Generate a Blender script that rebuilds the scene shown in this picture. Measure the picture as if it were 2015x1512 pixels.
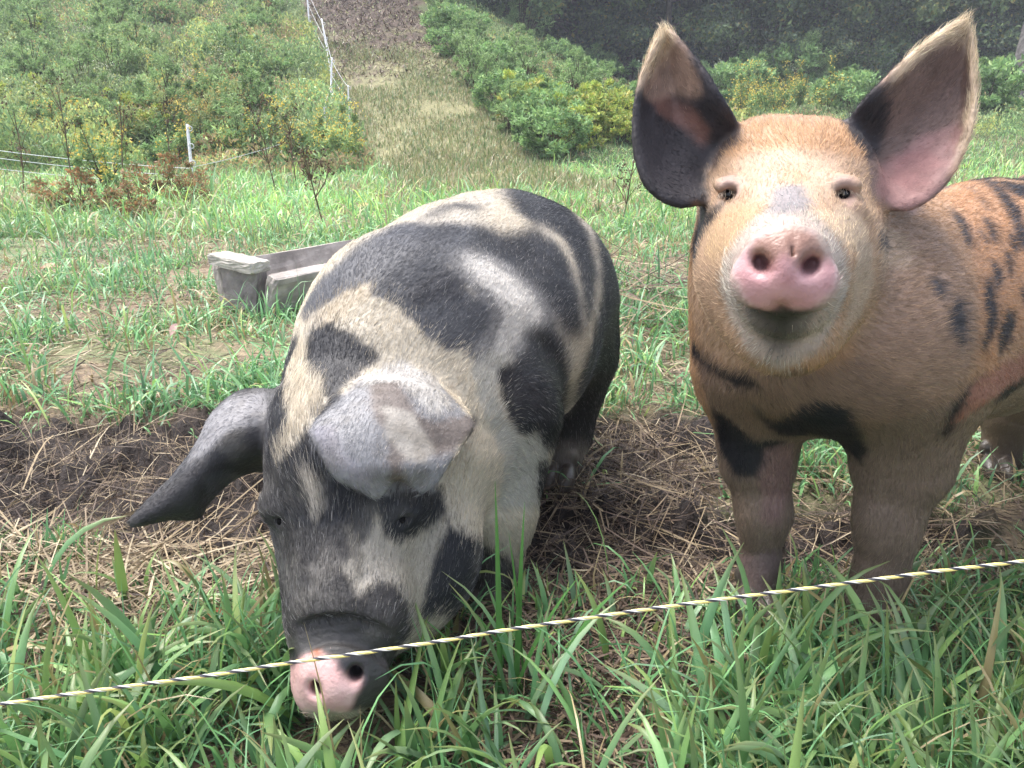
import bpy, math, random
import numpy as np
from mathutils import Vector, Matrix, noise as mnoise
from mathutils.kdtree import KDTree
from mathutils.bvhtree import BVHTree

for _o in list(bpy.data.objects):
    bpy.data.objects.remove(_o)
scene = bpy.context.scene
col = scene.collection
rng = np.random.default_rng(7)
random.seed(7)

# ---------------------------------------------------------------- camera
PITCH = math.radians(22.1)          # the phone looks down at the pigs
CAM_H = 0.80
FPX, CU, CV = 1612.0, 1007.5, 756.0  # focal length and centre in photo pixels (2015 x 1512)
cam_data = bpy.data.cameras.new('camera')
cam = bpy.data.objects.new('camera', cam_data)
col.objects.link(cam)
cam.location = (0, 0, CAM_H)
cam.rotation_euler = (math.pi / 2 - PITCH, 0, 0)
cam_data.sensor_fit = 'HORIZONTAL'
cam_data.sensor_width = 36.0
cam_data.lens = FPX / 2015.0 * 36.0
cam_data.clip_start = 0.02
cam_data.clip_end = 400.0
scene.camera = cam

# ---------------------------------------------------------------- sky and sun (bright overcast)
SUN_EL, SUN_AZ = math.radians(66), math.radians(-50)
world = bpy.data.worlds.new('World')
scene.world = world
world.use_nodes = True
_nt = world.node_tree
_bg = _nt.nodes['Background']
_sky = _nt.nodes.new('ShaderNodeTexSky')
_sky.sky_type = 'NISHITA'
_sky.sun_disc = False
_sky.sun_elevation = SUN_EL
_sky.sun_rotation = SUN_AZ
_sky.air_density = 1.0
_sky.dust_density = 5.0
_sky.ozone_density = 1.0
_hs = _nt.nodes.new('ShaderNodeHueSaturation')
_hs.inputs['Saturation'].default_value = 0.6
_nt.links.new(_sky.outputs[0], _hs.inputs['Color'])
_nt.links.new(_hs.outputs[0], _bg.inputs['Color'])
_bg.inputs['Strength'].default_value = 0.15
sun_data = bpy.data.lights.new('sun', 'SUN')
sun_data.energy = 1.2
sun_data.angle = math.radians(40)
sun_data.color = (1.0, 0.985, 0.965)
sun = bpy.data.objects.new('sun', sun_data)
col.objects.link(sun)
_sd = Vector((math.sin(SUN_AZ) * math.cos(SUN_EL), math.cos(SUN_AZ) * math.cos(SUN_EL), math.sin(SUN_EL)))
sun.rotation_euler = _sd.to_track_quat('Z', 'Y').to_euler()
scene.view_settings.view_transform = 'Standard'
scene.view_settings.look = 'None'
scene.view_settings.exposure = 1.72
scene.view_settings.gamma = 1.0
scene.render.engine = 'CYCLES'
scene.cycles.use_denoising = True
scene.cycles.max_bounces = 6
scene.cycles.diffuse_bounces = 3
scene.cycles.glossy_bounces = 2
scene.cycles.transmission_bounces = 3
scene.cycles.transparent_max_bounces = 4

# ---------------------------------------------------------------- helpers
_cp, _sp = math.cos(PITCH), math.sin(PITCH)
def at(u, v, d):
    """world point seen at photo pixel (u, v), d metres along the viewing axis"""
    x = (u - CU) / FPX * d
    up = (CV - v) / FPX * d
    return np.array((x, d * _cp + up * _sp, CAM_H - d * _sp + up * _cp))
def ray(u, v):
    p = at(u, v, 1.0) - np.array((0, 0, CAM_H))
    return p / np.linalg.norm(p)
def proj(P):
    P = np.asarray(P, float)
    y, z = P[..., 1], P[..., 2] - CAM_H
    d = y * _cp - z * _sp
    up = y * _sp + z * _cp
    return np.stack((CU + P[..., 0] / d * FPX, CV - up / d * FPX, d), -1)
def unit(v):
    v = np.asarray(v, float)
    return v / np.maximum(np.linalg.norm(v, axis=-1, keepdims=True), 1e-9)

def tag(o, label=None, cat=None, group=None, kind=None):
    if label: o['label'] = label
    if cat: o['category'] = cat
    if group: o['group'] = group
    if kind: o['kind'] = kind
    return o
def empty(name, loc=(0, 0, 0), rz=0):
    o = bpy.data.objects.new(name, None)
    o.location = loc
    o.rotation_euler = (0, 0, rz)
    o.empty_display_size = 0.1
    col.objects.link(o)
    return o
def mesh_obj(name, V, F, mat=None, parent=None, smooth=False, colors=None, attr='Col'):
    """V (n,3) array, F: array (m,3)/(m,4) or list of such arrays"""
    V = np.asarray(V, np.float32)
    Fs = F if isinstance(F, list) else [F]
    Fs = [np.asarray(f, np.int32) for f in Fs if len(f)]
    me = bpy.data.meshes.new(name)
    me.vertices.add(len(V))
    me.vertices.foreach_set('co', V.ravel())
    loops = np.concatenate([f.ravel() for f in Fs])
    sizes = np.concatenate([np.full(len(f), f.shape[1], np.int32) for f in Fs])
    starts = np.concatenate(([0], np.cumsum(sizes)[:-1])).astype(np.int32)
    me.loops.add(len(loops))
    me.loops.foreach_set('vertex_index', loops)
    me.polygons.add(len(sizes))
    me.polygons.foreach_set('loop_start', starts)
    me.polygons.foreach_set('use_smooth', np.full(len(sizes), smooth))
    me.update(calc_edges=True)
    if colors is not None:
        a = me.color_attributes.new(attr, 'FLOAT_COLOR', 'POINT')
        c = np.ones((len(V), 4), np.float32)
        c[:, :colors.shape[1]] = colors
        a.data.foreach_set('color', c.ravel())
    if mat: me.materials.append(mat)
    o = bpy.data.objects.new(name, me)
    col.objects.link(o)
    if parent is not None:
        o.parent = parent
        o.matrix_parent_inverse = parent.matrix_world.inverted() if False else Matrix.Translation(parent.location).inverted()
    return o

# numpy value noise (own, so that vertex fields are quick)
def _h3(ix, iy, iz, s):
    n = (ix * 374761393 + iy * 668265263 + iz * 2147483647 + s * 1274126177) & 0xffffffff
    n = (n ^ (n >> 13)) * 1274126177 & 0xffffffff
    n = (n ^ (n >> 16)) & 0xffffffff
    return n.astype(np.float64) / 4294967295.0
def vnoise(P, scale=1.0, seed=0):
    P = np.asarray(P, float) * scale
    i = np.floor(P).astype(np.int64)
    f = P - i
    f = f * f * (3 - 2 * f)
    r = 0
    for dx in (0, 1):
        for dy in (0, 1):
            for dz in (0, 1):
                w = (f[:, 0] if dx else 1 - f[:, 0]) * (f[:, 1] if dy else 1 - f[:, 1]) * (f[:, 2] if dz else 1 - f[:, 2])
                r = r + w * _h3(i[:, 0] + dx, i[:, 1] + dy, i[:, 2] + dz, seed)
    return r * 2 - 1
def fbm(P, scale=1.0, octaves=3, seed=0):
    r, a, t = 0, 1.0, 0
    for k in range(octaves):
        r = r + a * vnoise(P, scale * 2 ** k, seed + k * 17)
        t += a
        a *= 0.5
    return r / t
def sstep(a, b, x):
    t = np.clip((np.asarray(x, float) - a) / (b - a), 0, 1)
    return t * t * (3 - 2 * t)
def in_poly(poly, U, V):
    """even-odd test of many points against one polygon"""
    poly = np.asarray(poly, float)
    inside = np.zeros(U.shape, bool)
    n = len(poly)
    for a in range(n):
        x0, y0 = poly[a]
        x1, y1 = poly[(a + 1) % n]
        if y0 == y1: continue
        c = ((y0 > V) != (y1 > V)) & (U < (x1 - x0) * (V - y0) / (y1 - y0) + x0)
        inside ^= c
    return inside

# ---------------------------------------------------------------- materials
def new_mat(name):
    m = bpy.data.materials.new(name)
    m.use_nodes = True
    nt = m.node_tree
    b = nt.nodes['Principled BSDF']
    return m, nt, b
def attr_mat(name, rough=0.6, spec=0.3, bump=None, transl=0.0, attr='Col', noise_mix=None, sheen=0.0, wet=None):
    """colour comes from a vertex colour; optional bump (scale, strength, distance)"""
    m, nt, b = new_mat(name)
    a = nt.nodes.new('ShaderNodeAttribute')
    a.attribute_name = attr
    src = a.outputs['Color']
    if noise_mix:
        sc, lo, hi = noise_mix
        n = nt.nodes.new('ShaderNodeTexNoise')
        n.inputs['Scale'].default_value = sc
        n.inputs['Detail'].default_value = 5
        co = nt.nodes.new('ShaderNodeTexCoord')
        nt.links.new(co.outputs['Object'], n.inputs['Vector'])
        mr = nt.nodes.new('ShaderNodeMapRange')
        mr.inputs['From Min'].default_value = 0.3
        mr.inputs['From Max'].default_value = 0.7
        mr.inputs['To Min'].default_value = lo
        mr.inputs['To Max'].default_value = hi
        nt.links.new(n.outputs['Fac'], mr.inputs['Value'])
        vm = nt.nodes.new('ShaderNodeVectorMath')
        vm.operation = 'SCALE'
        nt.links.new(src, vm.inputs[0])
        nt.links.new(mr.outputs[0], vm.inputs['Scale'])
        src = vm.outputs[0]
    nt.links.new(src, b.inputs['Base Color'])
    b.inputs['Roughness'].default_value = rough
    if wet is not None:
        mw = nt.nodes.new('ShaderNodeMapRange')
        mw.inputs['To Min'].default_value = rough; mw.inputs['To Max'].default_value = wet
        nt.links.new(a.outputs['Alpha'], mw.inputs['Value']); nt.links.new(mw.outputs[0], b.inputs['Roughness'])
    b.inputs['Specular IOR Level'].default_value = spec
    if sheen:
        b.inputs['Sheen Weight'].default_value = sheen
    if bump:
        n = nt.nodes.new('ShaderNodeTexNoise')
        n.inputs['Scale'].default_value = bump[0]
        n.inputs['Detail'].default_value = 6
        co = nt.nodes.new('ShaderNodeTexCoord')
        nt.links.new(co.outputs['Object'], n.inputs['Vector'])
        bp = nt.nodes.new('ShaderNodeBump')
        bp.inputs['Strength'].default_value = bump[1]
        bp.inputs['Distance'].default_value = bump[2]
        nt.links.new(n.outputs['Fac'], bp.inputs['Height'])
        nt.links.new(bp.outputs[0], b.inputs['Normal'])
    if transl:
        t = nt.nodes.new('ShaderNodeBsdfTranslucent')
        mx = nt.nodes.new('ShaderNodeMixShader')
        mx.inputs[0].default_value = transl
        nt.links.new(src, t.inputs['Color'])
        nt.links.new(b.outputs[0], mx.inputs[1])
        nt.links.new(t.outputs[0], mx.inputs[2])
        nt.links.new(mx.outputs[0], nt.nodes['Material Output'].inputs['Surface'])
    return m
# ---------------------------------------------------------------- the lie of the land
def path_edge(y):               # right-hand edge of the mown track that climbs the hill
    return -0.05 - 0.225 * (y - 12)
def path_width(y):
    return 1.95 + .075 * np.clip(y - 11, 0, 30)
def base_height(x, y):
    x, y = np.asarray(x, float), np.asarray(y, float)
    t = np.clip(y - 1.5, 0, None)
    z = -0.065 * (t - .0 * t)
    z = np.where(t > 8.5, -0.5525 - .065 * 1.5 * (1 - np.exp(-(t - 8.5) / 1.5)) * .6, z)
    hill = .235 * np.clip(y - 10.2, 0, None) ** 2 / (np.clip(y - 10.2, 0, None) + 1.6)
    q = x - path_edge(y)
    s = 1 - .90 * sstep(.2, 6.0, q)
    hill = hill * s
    hill = np.where(y > 45, hill, hill)
    return z + hill
MUD = [  # (x, y, rx, ry, angle) wallows dug by the pigs
    (-1.10, 1.52, .75, .36, .05), (-.55, 1.42, .30, .28, 0), (.30, 1.62, .27, .22, .5), (.20, 1.36, .22, .14, .2), (-.1, 1.25, .5, .22, 0), (.52, 1.25, .30, .10, .1)]
def mud_field(x, y):
    m = np.zeros(np.shape(x))
    P = np.stack((x, y, np.zeros_like(x)), 1)
    n = fbm(P, 5, 3, 3) * .35
    for cx, cy, rx, ry, a in MUD:
        dx, dy = x - cx, y - cy
        u = (dx * math.cos(a) + dy * math.sin(a)) / rx; v = (-dx * math.sin(a) + dy * math.cos(a)) / ry
        m = np.maximum(m, sstep(1.15, .75, np.sqrt(u * u + v * v) + n))
    return m
def height(x, y):
    x, y = np.asarray(x, float).ravel(), np.asarray(y, float).ravel()
    P = np.stack((x, y, np.zeros_like(x)), 1)
    z = base_height(x, y)
    near = sstep(9, 3, y)
    m = mud_field(x, y) * near
    z = z + near * fbm(P, 3.0, 3, 5) * .018
    z = z - m * .045 + m * (np.abs(fbm(P, 11, 4, 8)) * .11 + np.abs(fbm(P, 34, 3, 9)) * .030 + fbm(P, 75, 2, 12) * .012)
    z = z + (1 - near) * fbm(P, .35, 4, 21) * .22 * sstep(8, 14, y)
    return z
def ground_at(u, v):
    """point where the ray through photo pixel (u, v) meets the ground"""
    r = ray(u, v); t = .5
    for _ in range(4000):
        p = np.array((0, 0, CAM_H)) + r * t
        h = height([p[0]], [p[1]])[0]
        if p[2] <= h: break
        t += max(.004, (p[2] - h) * .5)
    return np.array((p[0], p[1], h))
# ================================================================ animals: one implicit surface each, meshed by surface nets
class Prim:
    def __init__(s, kind, k=0.03, flow=None, sub=False, **kw):
        s.kind, s.k, s.flow, s.sub = kind, k, flow, sub
        s.__dict__.update(kw)
def cone(a, ra, b, rb, k=0.03, **kw):
    return Prim('cone', k, a=np.array(a), b=np.array(b), ra=ra, rb=rb, **kw)
def ell(c, r, ax=(0, 1, 0), up=(0, 0, 1), k=0.03, **kw):
    """ellipsoid, radii r = (side, along ax, up)"""
    y = unit(np.array(ax, float))
    x = unit(np.cross(y, np.array(up, float)))
    z = np.cross(x, y)
    return Prim('ell', k, c=np.array(c), R=np.stack((x, y, z)), r=np.array(r, float), **kw)
def prim_d(p, P):
    if p.kind == 'cone':
        ba = p.b - p.a
        pa = P - p.a
        h = np.clip(pa @ ba / (ba @ ba), 0, 1)
        return np.linalg.norm(pa - h[:, None] * ba, axis=1) - (p.ra + (p.rb - p.ra) * h)
    q = (P - p.c) @ p.R.T
    k0 = np.linalg.norm(q / p.r, axis=1)
    k1 = np.linalg.norm(q / (p.r * p.r), axis=1)
    return k0 * (k0 - 1) / np.maximum(k1, 1e-9)
def smin(a, b, k):
    h = np.clip(0.5 + 0.5 * (b - a) / k, 0, 1)
    return b + (a - b) * h - k * h * (1 - h)

class Ear:
    """thin curved sheet given by a control grid of points; half thickness th"""
    def __init__(s, grid, th=0.0042, k=0.012, nu=90, nv=64, flow=None):
        G = np.array(grid, float)
        a, b = G.shape[:2]
        def cr(t, n):
            i = np.clip(np.floor(t).astype(int), 0, n - 2)
            f = t - i
            idx = [np.clip(i + o, 0, n - 1) for o in (-1, 0, 1, 2)]
            w = [(-f + 2 * f ** 2 - f ** 3) / 2, (2 - 5 * f ** 2 + 3 * f ** 3) / 2, (f + 4 * f ** 2 - 3 * f ** 3) / 2, (-f ** 2 + f ** 3) / 2]
            return idx, w
        iu, wu = cr(np.linspace(0, a - 1, nu), a)
        iv, wv = cr(np.linspace(0, b - 1, nv), b)
        A = sum(w[:, None, None] * G[i] for i, w in zip(iu, wu))
        S = sum(w[None, :, None] * A[:, i] for i, w in zip(iv, wv))
        s.S = S
        s.pts = S.reshape(-1, 3)
        s.kd = KDTree(len(s.pts))
        for i, q in enumerate(s.pts): s.kd.insert(q, i)
        s.kd.balance()
        T = np.linspace(0, 1, nu)[:, None] * np.ones((1, nv))
        W = np.linspace(-1, 1, nv)[None, :] * np.ones((nu, 1))
        s.t = T.ravel()
        s.w = W.ravel()
        edge = np.minimum(1, (1 - np.abs(s.w)) * 5 + 0.62) * np.minimum(1, (1 - s.t) * 6 + 0.8)
        s.th = th * edge * (1.6 - 0.7 * s.t)
        s.lo, s.hi = s.pts.min(0) - 0.06, s.pts.max(0) + 0.06
        s.k = k
        s.flow = flow
    def d(s, P):
        out = np.full(len(P), 0.06)
        m = np.all((P > s.lo) & (P < s.hi), axis=1)
        ids = np.nonzero(m)[0]
        f = s.kd.find
        dd = np.empty(len(ids))
        for n, q in enumerate(P[ids]):
            r = f(q)
            dd[n] = r[2] - s.th[r[1]]
        out[ids] = np.minimum(dd, 0.06)
        # outside the box: distance to the box plus margin
        o = ~m
        if o.any():
            q = P[o]
            e = np.maximum(np.maximum(s.lo + 0.06 - q, q - s.hi + 0.06), 0)
            out[o] = np.maximum(np.linalg.norm(e, axis=1) - 0.01, 0.05)
        return out

def skin_hit(prims, u, v, ears=()):
    """depth (viewing axis) at which the ray through photo pixel (u, v) meets the skin"""
    f = animal_field([p for p in prims], ears)
    o, r = np.array((0, 0, CAM_H)), ray(u, v)
    t = .4
    for _ in range(60):
        q = f((o + r * t)[None])[0]
        if q < .0005: break
        t += q * .8
        if t > 3: break
    return proj(o + r * t)[2]
def feet(c, fwd, s=1.0):
    """cloven hoof: two toes and two dew claws"""
    fwd = unit(np.array((fwd[0], fwd[1], 0.0))); sd = np.cross(fwd, (0, 0, 1.0))
    c = np.array((c[0], c[1], 0.0)); out = []
    for q in (-1, 1):
        out.append(ell(c + sd * q * .017 * s + fwd * .012 + (0, 0, .018), (.017 * s, .036 * s, .022), ax=unit(fwd + (0, 0, -.25)), k=.006, flow=(0, 0, -1), hoof=1))
        out.append(ell(c + sd * q * .022 * s - fwd * .030 + (0, 0, .045), (.010, .013, .014), ax=fwd, k=.008, flow=(0, 0, -1), hoof=1))
    return out

def surface_nets(f, lo, hi, h):
    lo = np.array(lo, float)
    n = np.ceil((np.array(hi) - lo) / h / 8).astype(int) * 8
    D = np.full(n + 1, 1.0, np.float32)
    nb = n // 8
    bi = np.stack(np.meshgrid(*[np.arange(q) for q in nb], indexing='ij'), -1).reshape(-1, 3)
    cen = lo + (bi * 8 + 4) * h
    dc = f(cen)
    act = np.abs(dc) < 8 * h * 0.87 * 1.25 + 0.004
    for b in bi[(dc < 0) & ~act]:
        s = b * 8
        D[s[0]:s[0] + 9, s[1]:s[1] + 9, s[2]:s[2] + 9] = -1
    B = bi[act]
    g = np.stack(np.meshgrid(*[np.arange(9)] * 3, indexing='ij'), -1).reshape(-1, 3)
    for c0 in range(0, len(B), 400):
        bb = B[c0:c0 + 400]
        idx = (bb[:, None, :] * 8 + g[None]).reshape(-1, 3)
        v = f(lo + idx * h)
        D[idx[:, 0], idx[:, 1], idx[:, 2]] = v
    I = D < 0
    c = [I[a:a + n[0], b:b + n[1], e:e + n[2]] for a in (0, 1) for b in (0, 1) for e in (0, 1)]
    s = sum(q.astype(np.int8) for q in c)
    cells = np.argwhere((s > 0) & (s < 8))
    vid = np.full(n, -1, np.int32)
    vid[cells[:, 0], cells[:, 1], cells[:, 2]] = np.arange(len(cells))
    acc = np.zeros((len(cells), 3)); cnt = np.zeros(len(cells))
    corners = [(a, b, e) for a in (0, 1) for b in (0, 1) for e in (0, 1)]
    for i, p in enumerate(corners):
        for j, q in enumerate(corners):
            if j <= i or sum(abs(x - y) for x, y in zip(p, q)) != 1: continue
            dp = D[cells[:, 0] + p[0], cells[:, 1] + p[1], cells[:, 2] + p[2]]
            dq = D[cells[:, 0] + q[0], cells[:, 1] + q[1], cells[:, 2] + q[2]]
            m = (dp < 0) != (dq < 0)
            t = dp[m] / (dp[m] - dq[m])
            acc[m] += np.array(p) + t[:, None] * (np.array(q) - np.array(p))
            cnt[m] += 1
    V = lo + (cells + acc / cnt[:, None]) * h
    faces = []
    for ax in range(3):
        o1, o2 = [a for a in range(3) if a != ax]
        sl0 = [slice(1, n[0]), slice(1, n[1]), slice(1, n[2])]
        sl0[ax] = slice(0, n[ax]); sl1 = list(sl0); sl1[ax] = slice(1, n[ax] + 1)
        a, b = I[tuple(sl0)], I[tuple(sl1)]
        e = np.argwhere(a != b)
        off = np.array([1, 1, 1]); off[ax] = 0
        flip = a[e[:, 0], e[:, 1], e[:, 2]]
        e = e + off
        d1 = np.zeros(3, int); d1[o1] = 1
        d2 = np.zeros(3, int); d2[o2] = 1
        q = [e, e - d1, e - d1 - d2, e - d2]
        q = np.stack([vid[x[:, 0], x[:, 1], x[:, 2]] for x in q], 1)
        if ax == 1: flip = ~flip
        q[~flip] = q[~flip][:, ::-1]
        faces.append(q)
    F = np.concatenate(faces)
    F = F[(F >= 0).all(1)]
    return V, F

def animal_field(prims, ears, post=None):
    def f(P):
        d = None
        for p in prims:
            q = prim_d(p, P)
            if d is None: d = q
            elif p.sub: d = -smin(-d, q, p.k)
            else: d = smin(d, q, p.k)
        for e in ears:
            d = smin(d, e.d(P), e.k)
        if post: d = d - post(P)
        return d
    return f
def flow_field(prims, ears, P):
    W = np.zeros(len(P)); A = np.zeros((len(P), 3))
    for p in prims:
        if p.sub or p.flow is None: continue
        w = np.exp(-np.clip(prim_d(p, P), -0.02, 1) / 0.02)
        A += w[:, None] * np.array(p.flow); W += w
    A = A / np.maximum(W, 1e-9)[:, None]
    for e in ears:
        m = np.all((P > e.lo) & (P < e.hi), axis=1)
        for i in np.nonzero(m)[0]:
            r = e.kd.find(P[i])
            if r[2] < 0.012 and e.t[r[1]] > 0.12:
                j = r[1]
                nv_ = e.S.shape[1]
                a, b = divmod(j, nv_)
                a2 = min(a + 2, e.S.shape[0] - 1)
                A[i] = unit(e.S[a2, b] - e.S[max(a2 - 4, 0), b])
    return A

def mesh_animal(prims, ears, lo, hi, h, post=None):
    f = animal_field(prims, ears, post)
    V, F = surface_nets(f, lo, hi, h)
    g = animal_field(prims, [], None)
    return V, F, f
# ---------------------------------------------------------------- the two pigs' shapes
def V3(*p): return at(*p)
def grid(rows, ds):
    """rows of (u, v) pairs, ds: per row list of depths"""
    return [[at(u, v, d) for (u, v), d in zip(r, dr)] for r, dr in zip(rows, ds)]

def spotted_boar_shape():
    fl_body = unit(np.array((0.35, 1.0, 0.25)))
    P = []
    # trunk
    P += [ell(at(826, 668, 1.36), (0.166, 0.25, 0.190), ax=(0.35, 1, -.05), k=.05, flow=fl_body),
          ell(at(988, 604, 1.66), (0.213, 0.24, 0.232), ax=(0.5, 1, 0), k=.08, flow=fl_body),
          ell(at(915, 622, 1.52), (0.205, 0.20, 0.200), ax=(0.5, 1, 0), k=.08, flow=fl_body),
          ell(at(1015, 690, 1.45), (0.13, 0.20, 0.14), ax=(0.4, 1, 0), k=.08, flow=fl_body)]
    # neck
    P += [cone(at(705, 850, 1.17), .125, at(800, 680, 1.31), .160, k=.05, flow=unit(at(790, 600, 1.3) - at(690, 880, 1.15)))]
    P += [cone(at(860, 900, 1.20), .10, at(880, 700, 1.32), .15, k=.06, flow=unit(np.array((.2, .8, .6))))]
    # shoulder and fore legs
    P += [cone(at(985, 830, 1.28), .098, at(978, 1000, 1.27), .060, k=.05, flow=(0.1, .3, -.9)),
          cone(at(978, 1000, 1.27), .060, at(970, 1120, 1.28), .038, k=.03, flow=(0, 0.1, -1)),
          cone(at(970, 1120, 1.28), .036, at(962, 1165, 1.27), .030, k=.02, flow=(0, 0, -1))] + feet(at(960, 1170, 1.26), (-.2, -1))
    P += [cone(at(640, 860, 1.34), .08, at(640, 1050, 1.32), .05, k=.05, flow=(0, .3, -.9)),
          cone(at(640, 1050, 1.32), .045, at(640, 1160, 1.32), .036, k=.03, flow=(0, 0, -1))]
    # hind legs
    P += [ell(at(1090, 620, 1.66), (.12, .14, .19), ax=(.4, 1, .2), k=.06, flow=(.2, .7, -.6)),
          cone(at(1120, 720, 1.66), .095, at(1115, 850, 1.69), .050, k=.05, flow=(0, .3, -1)),
          cone(at(1115, 850, 1.69), .046, at(1105, 920, 1.67), .034, k=.03, flow=(0, 0, -1)),
          cone(at(1105, 920, 1.67), .033, at(1102, 935, 1.66), .030, k=.02, flow=(0, 0, -1))] + feet(at(1100, 950, 1.64), (-.2, -1))
    P += [cone(at(800, 720, 1.75), .10, at(820, 860, 1.80), .05, k=.05, flow=(0, .3, -1)),
          cone(at(820, 860, 1.80), .045, at(820, 915, 1.78), .036, k=.03, flow=(0, 0, -1))]
    # skull, face
    hf = unit(at(690, 860, 1.16) - at(660, 1280, 1.0))
    P += [ell(at(702, 960, 1.115), (.106, .115, .118), ax=hf, up=(0, -1, .3), k=.04, flow=hf),
          cone(at(690, 1010, 1.10), .104, at(690, 1190, 1.03), .080, k=.03, flow=hf),
          cone(at(690, 1180, 1.04), .076, at(668, 1300, .995), .058, k=.02, flow=hf),
          ell(at(662, 880, 1.10), (.084, .09, .08), ax=hf, up=(0, -1, .3), k=.04, flow=hf),       # crown
          ell(at(856, 1070, 1.135), (.066, .10, .070), ax=hf, up=(0, -1, .3), k=.04, flow=hf),   # jowl
          ell(at(800, 1150, 1.09), (.062, .080, .06), ax=hf, up=(0, -1, .3), k=.03, flow=hf),
          ell(at(755, 1185, .995), (.030, .05, .028), ax=hf, up=(0, -1, .3), k=.02, flow=hf)]   # lip fold
    # brows
    P += [ell(at(800, 1000, 1.045), (.026, .020, .015), ax=hf, k=.02, flow=hf),
          ell(at(560, 985, 1.045), (.028, .020, .018), ax=hf, k=.02, flow=hf)]
    # snout with its disc
    c = at(668, 1330, .968)
    ax = unit(at(636, 1362, .86) - at(676, 1285, 1.0))
    side = unit(at(700, 1322, .968) - at(630, 1346, .968)); side = unit(side - ax * (side @ ax)); up2 = np.cross(side, ax)
    if up2[2] < 0: up2 = -up2
    P += [Prim('cone', .010, a=c - ax * .032, b=c - ax * .010, ra=.052, rb=.050, flow=-ax),
          ell(c - ax * .001, (.0585, .014, .050), ax=ax, up=tuple(up2), k=.005, flow=None),
          ell(c - side * .024 - up2 * .012 + ax * .002, (.030, .014, .028), ax=ax, up=tuple(up2), k=.010, flow=None),
          ell(c + side * .024 - up2 * .012 + ax * .002, (.030, .014, .028), ax=ax, up=tuple(up2), k=.010, flow=None)]
    for s_ in (-1, 1):
        n = c + side * s_ * .023 + up2 * .002
        P += [ell(n + ax * .016, (.0070, .022, .0090), ax=ax, up=tuple(up2), k=.014, sub=True)]
    for q in range(4):
        for u in np.arange(598 - q * 4, 762 + q * 4, 9):
            v = 1297 - q * 15 - 36 * (1 - ((u - 676) / (92 + q * 4)) ** 2) + (u - 676) * .10
            d = skin_hit(P[:-1] if False else P, u, v)
            P.append(ell(at(u, v, d - .0005), (.0075, .0045, .0020 + .0004 * (q == 0)), ax=(0, .9, -.3), up=unit(at(u, v - 10, d) - at(u, v, d)), k=.006, sub=True))
    # eye sockets
    for u, v in ((792, 1022), (552, 1024)):
        d = skin_hit(P, u, v)
        P += [ell(at(u, v - 18, d + .012), (.022, .016, .010), ax=hf, up=(0, -.8, .5), k=.020, flow=hf),
              ell(at(u, v, d + .001), (.009, .004, .002), ax=hf, up=(0, -.8, .5), k=.010, sub=True)]
    rowsL = [[(545, 772), (558, 820), (560, 880), (545, 925)], [(478, 772), (492, 825), (502, 880), (498, 925)], [(424, 812), (436, 857), (450, 905), (452, 945)],
             [(388, 878), (395, 915), (405, 950), (410, 985)], [(345, 935), (352, 962), (370, 992), (387, 1018)],
             [(298, 982), (306, 997), (318, 1010), (332, 1021)], [(253, 1026), (256, 1030), (259, 1034), (263, 1036)]]
    dL = [[1.17, 1.13, 1.13, 1.16], [1.15, 1.105, 1.10, 1.14], [1.13, 1.09, 1.09, 1.13], [1.115, 1.075, 1.08, 1.12],
          [1.10, 1.07, 1.075, 1.11], [1.085, 1.07, 1.07, 1.09], [1.07, 1.07, 1.07, 1.07]]
    rowsR = [[(728, 745), (790, 728), (850, 745), (895, 785)], [(682, 775), (762, 765), (842, 780), (918, 812)], [(642, 810), (730, 812), (825, 828), (928, 842)],
             [(615, 848), (706, 865), (800, 885), (905, 880)], [(625, 900), (702, 915), (787, 920), (882, 912)],
             [(665, 943), (722, 950), (777, 938), (858, 950)], [(722, 970), (747, 977), (783, 940), (828, 972)]]
    dR = [[1.13, 1.12, 1.12, 1.15], [1.06, 1.045, 1.055, 1.09], [1.01, .995, 1.01, 1.05], [.985, .970, .985, 1.02],
          [.978, .962, .972, 1.00], [.980, .968, .980, .995], [.985, .980, .995, .995]]
    ears = [Ear(grid(rowsL, dL), th=.0045), Ear(grid(rowsR, dR), th=.0038)]
    return P, ears

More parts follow.
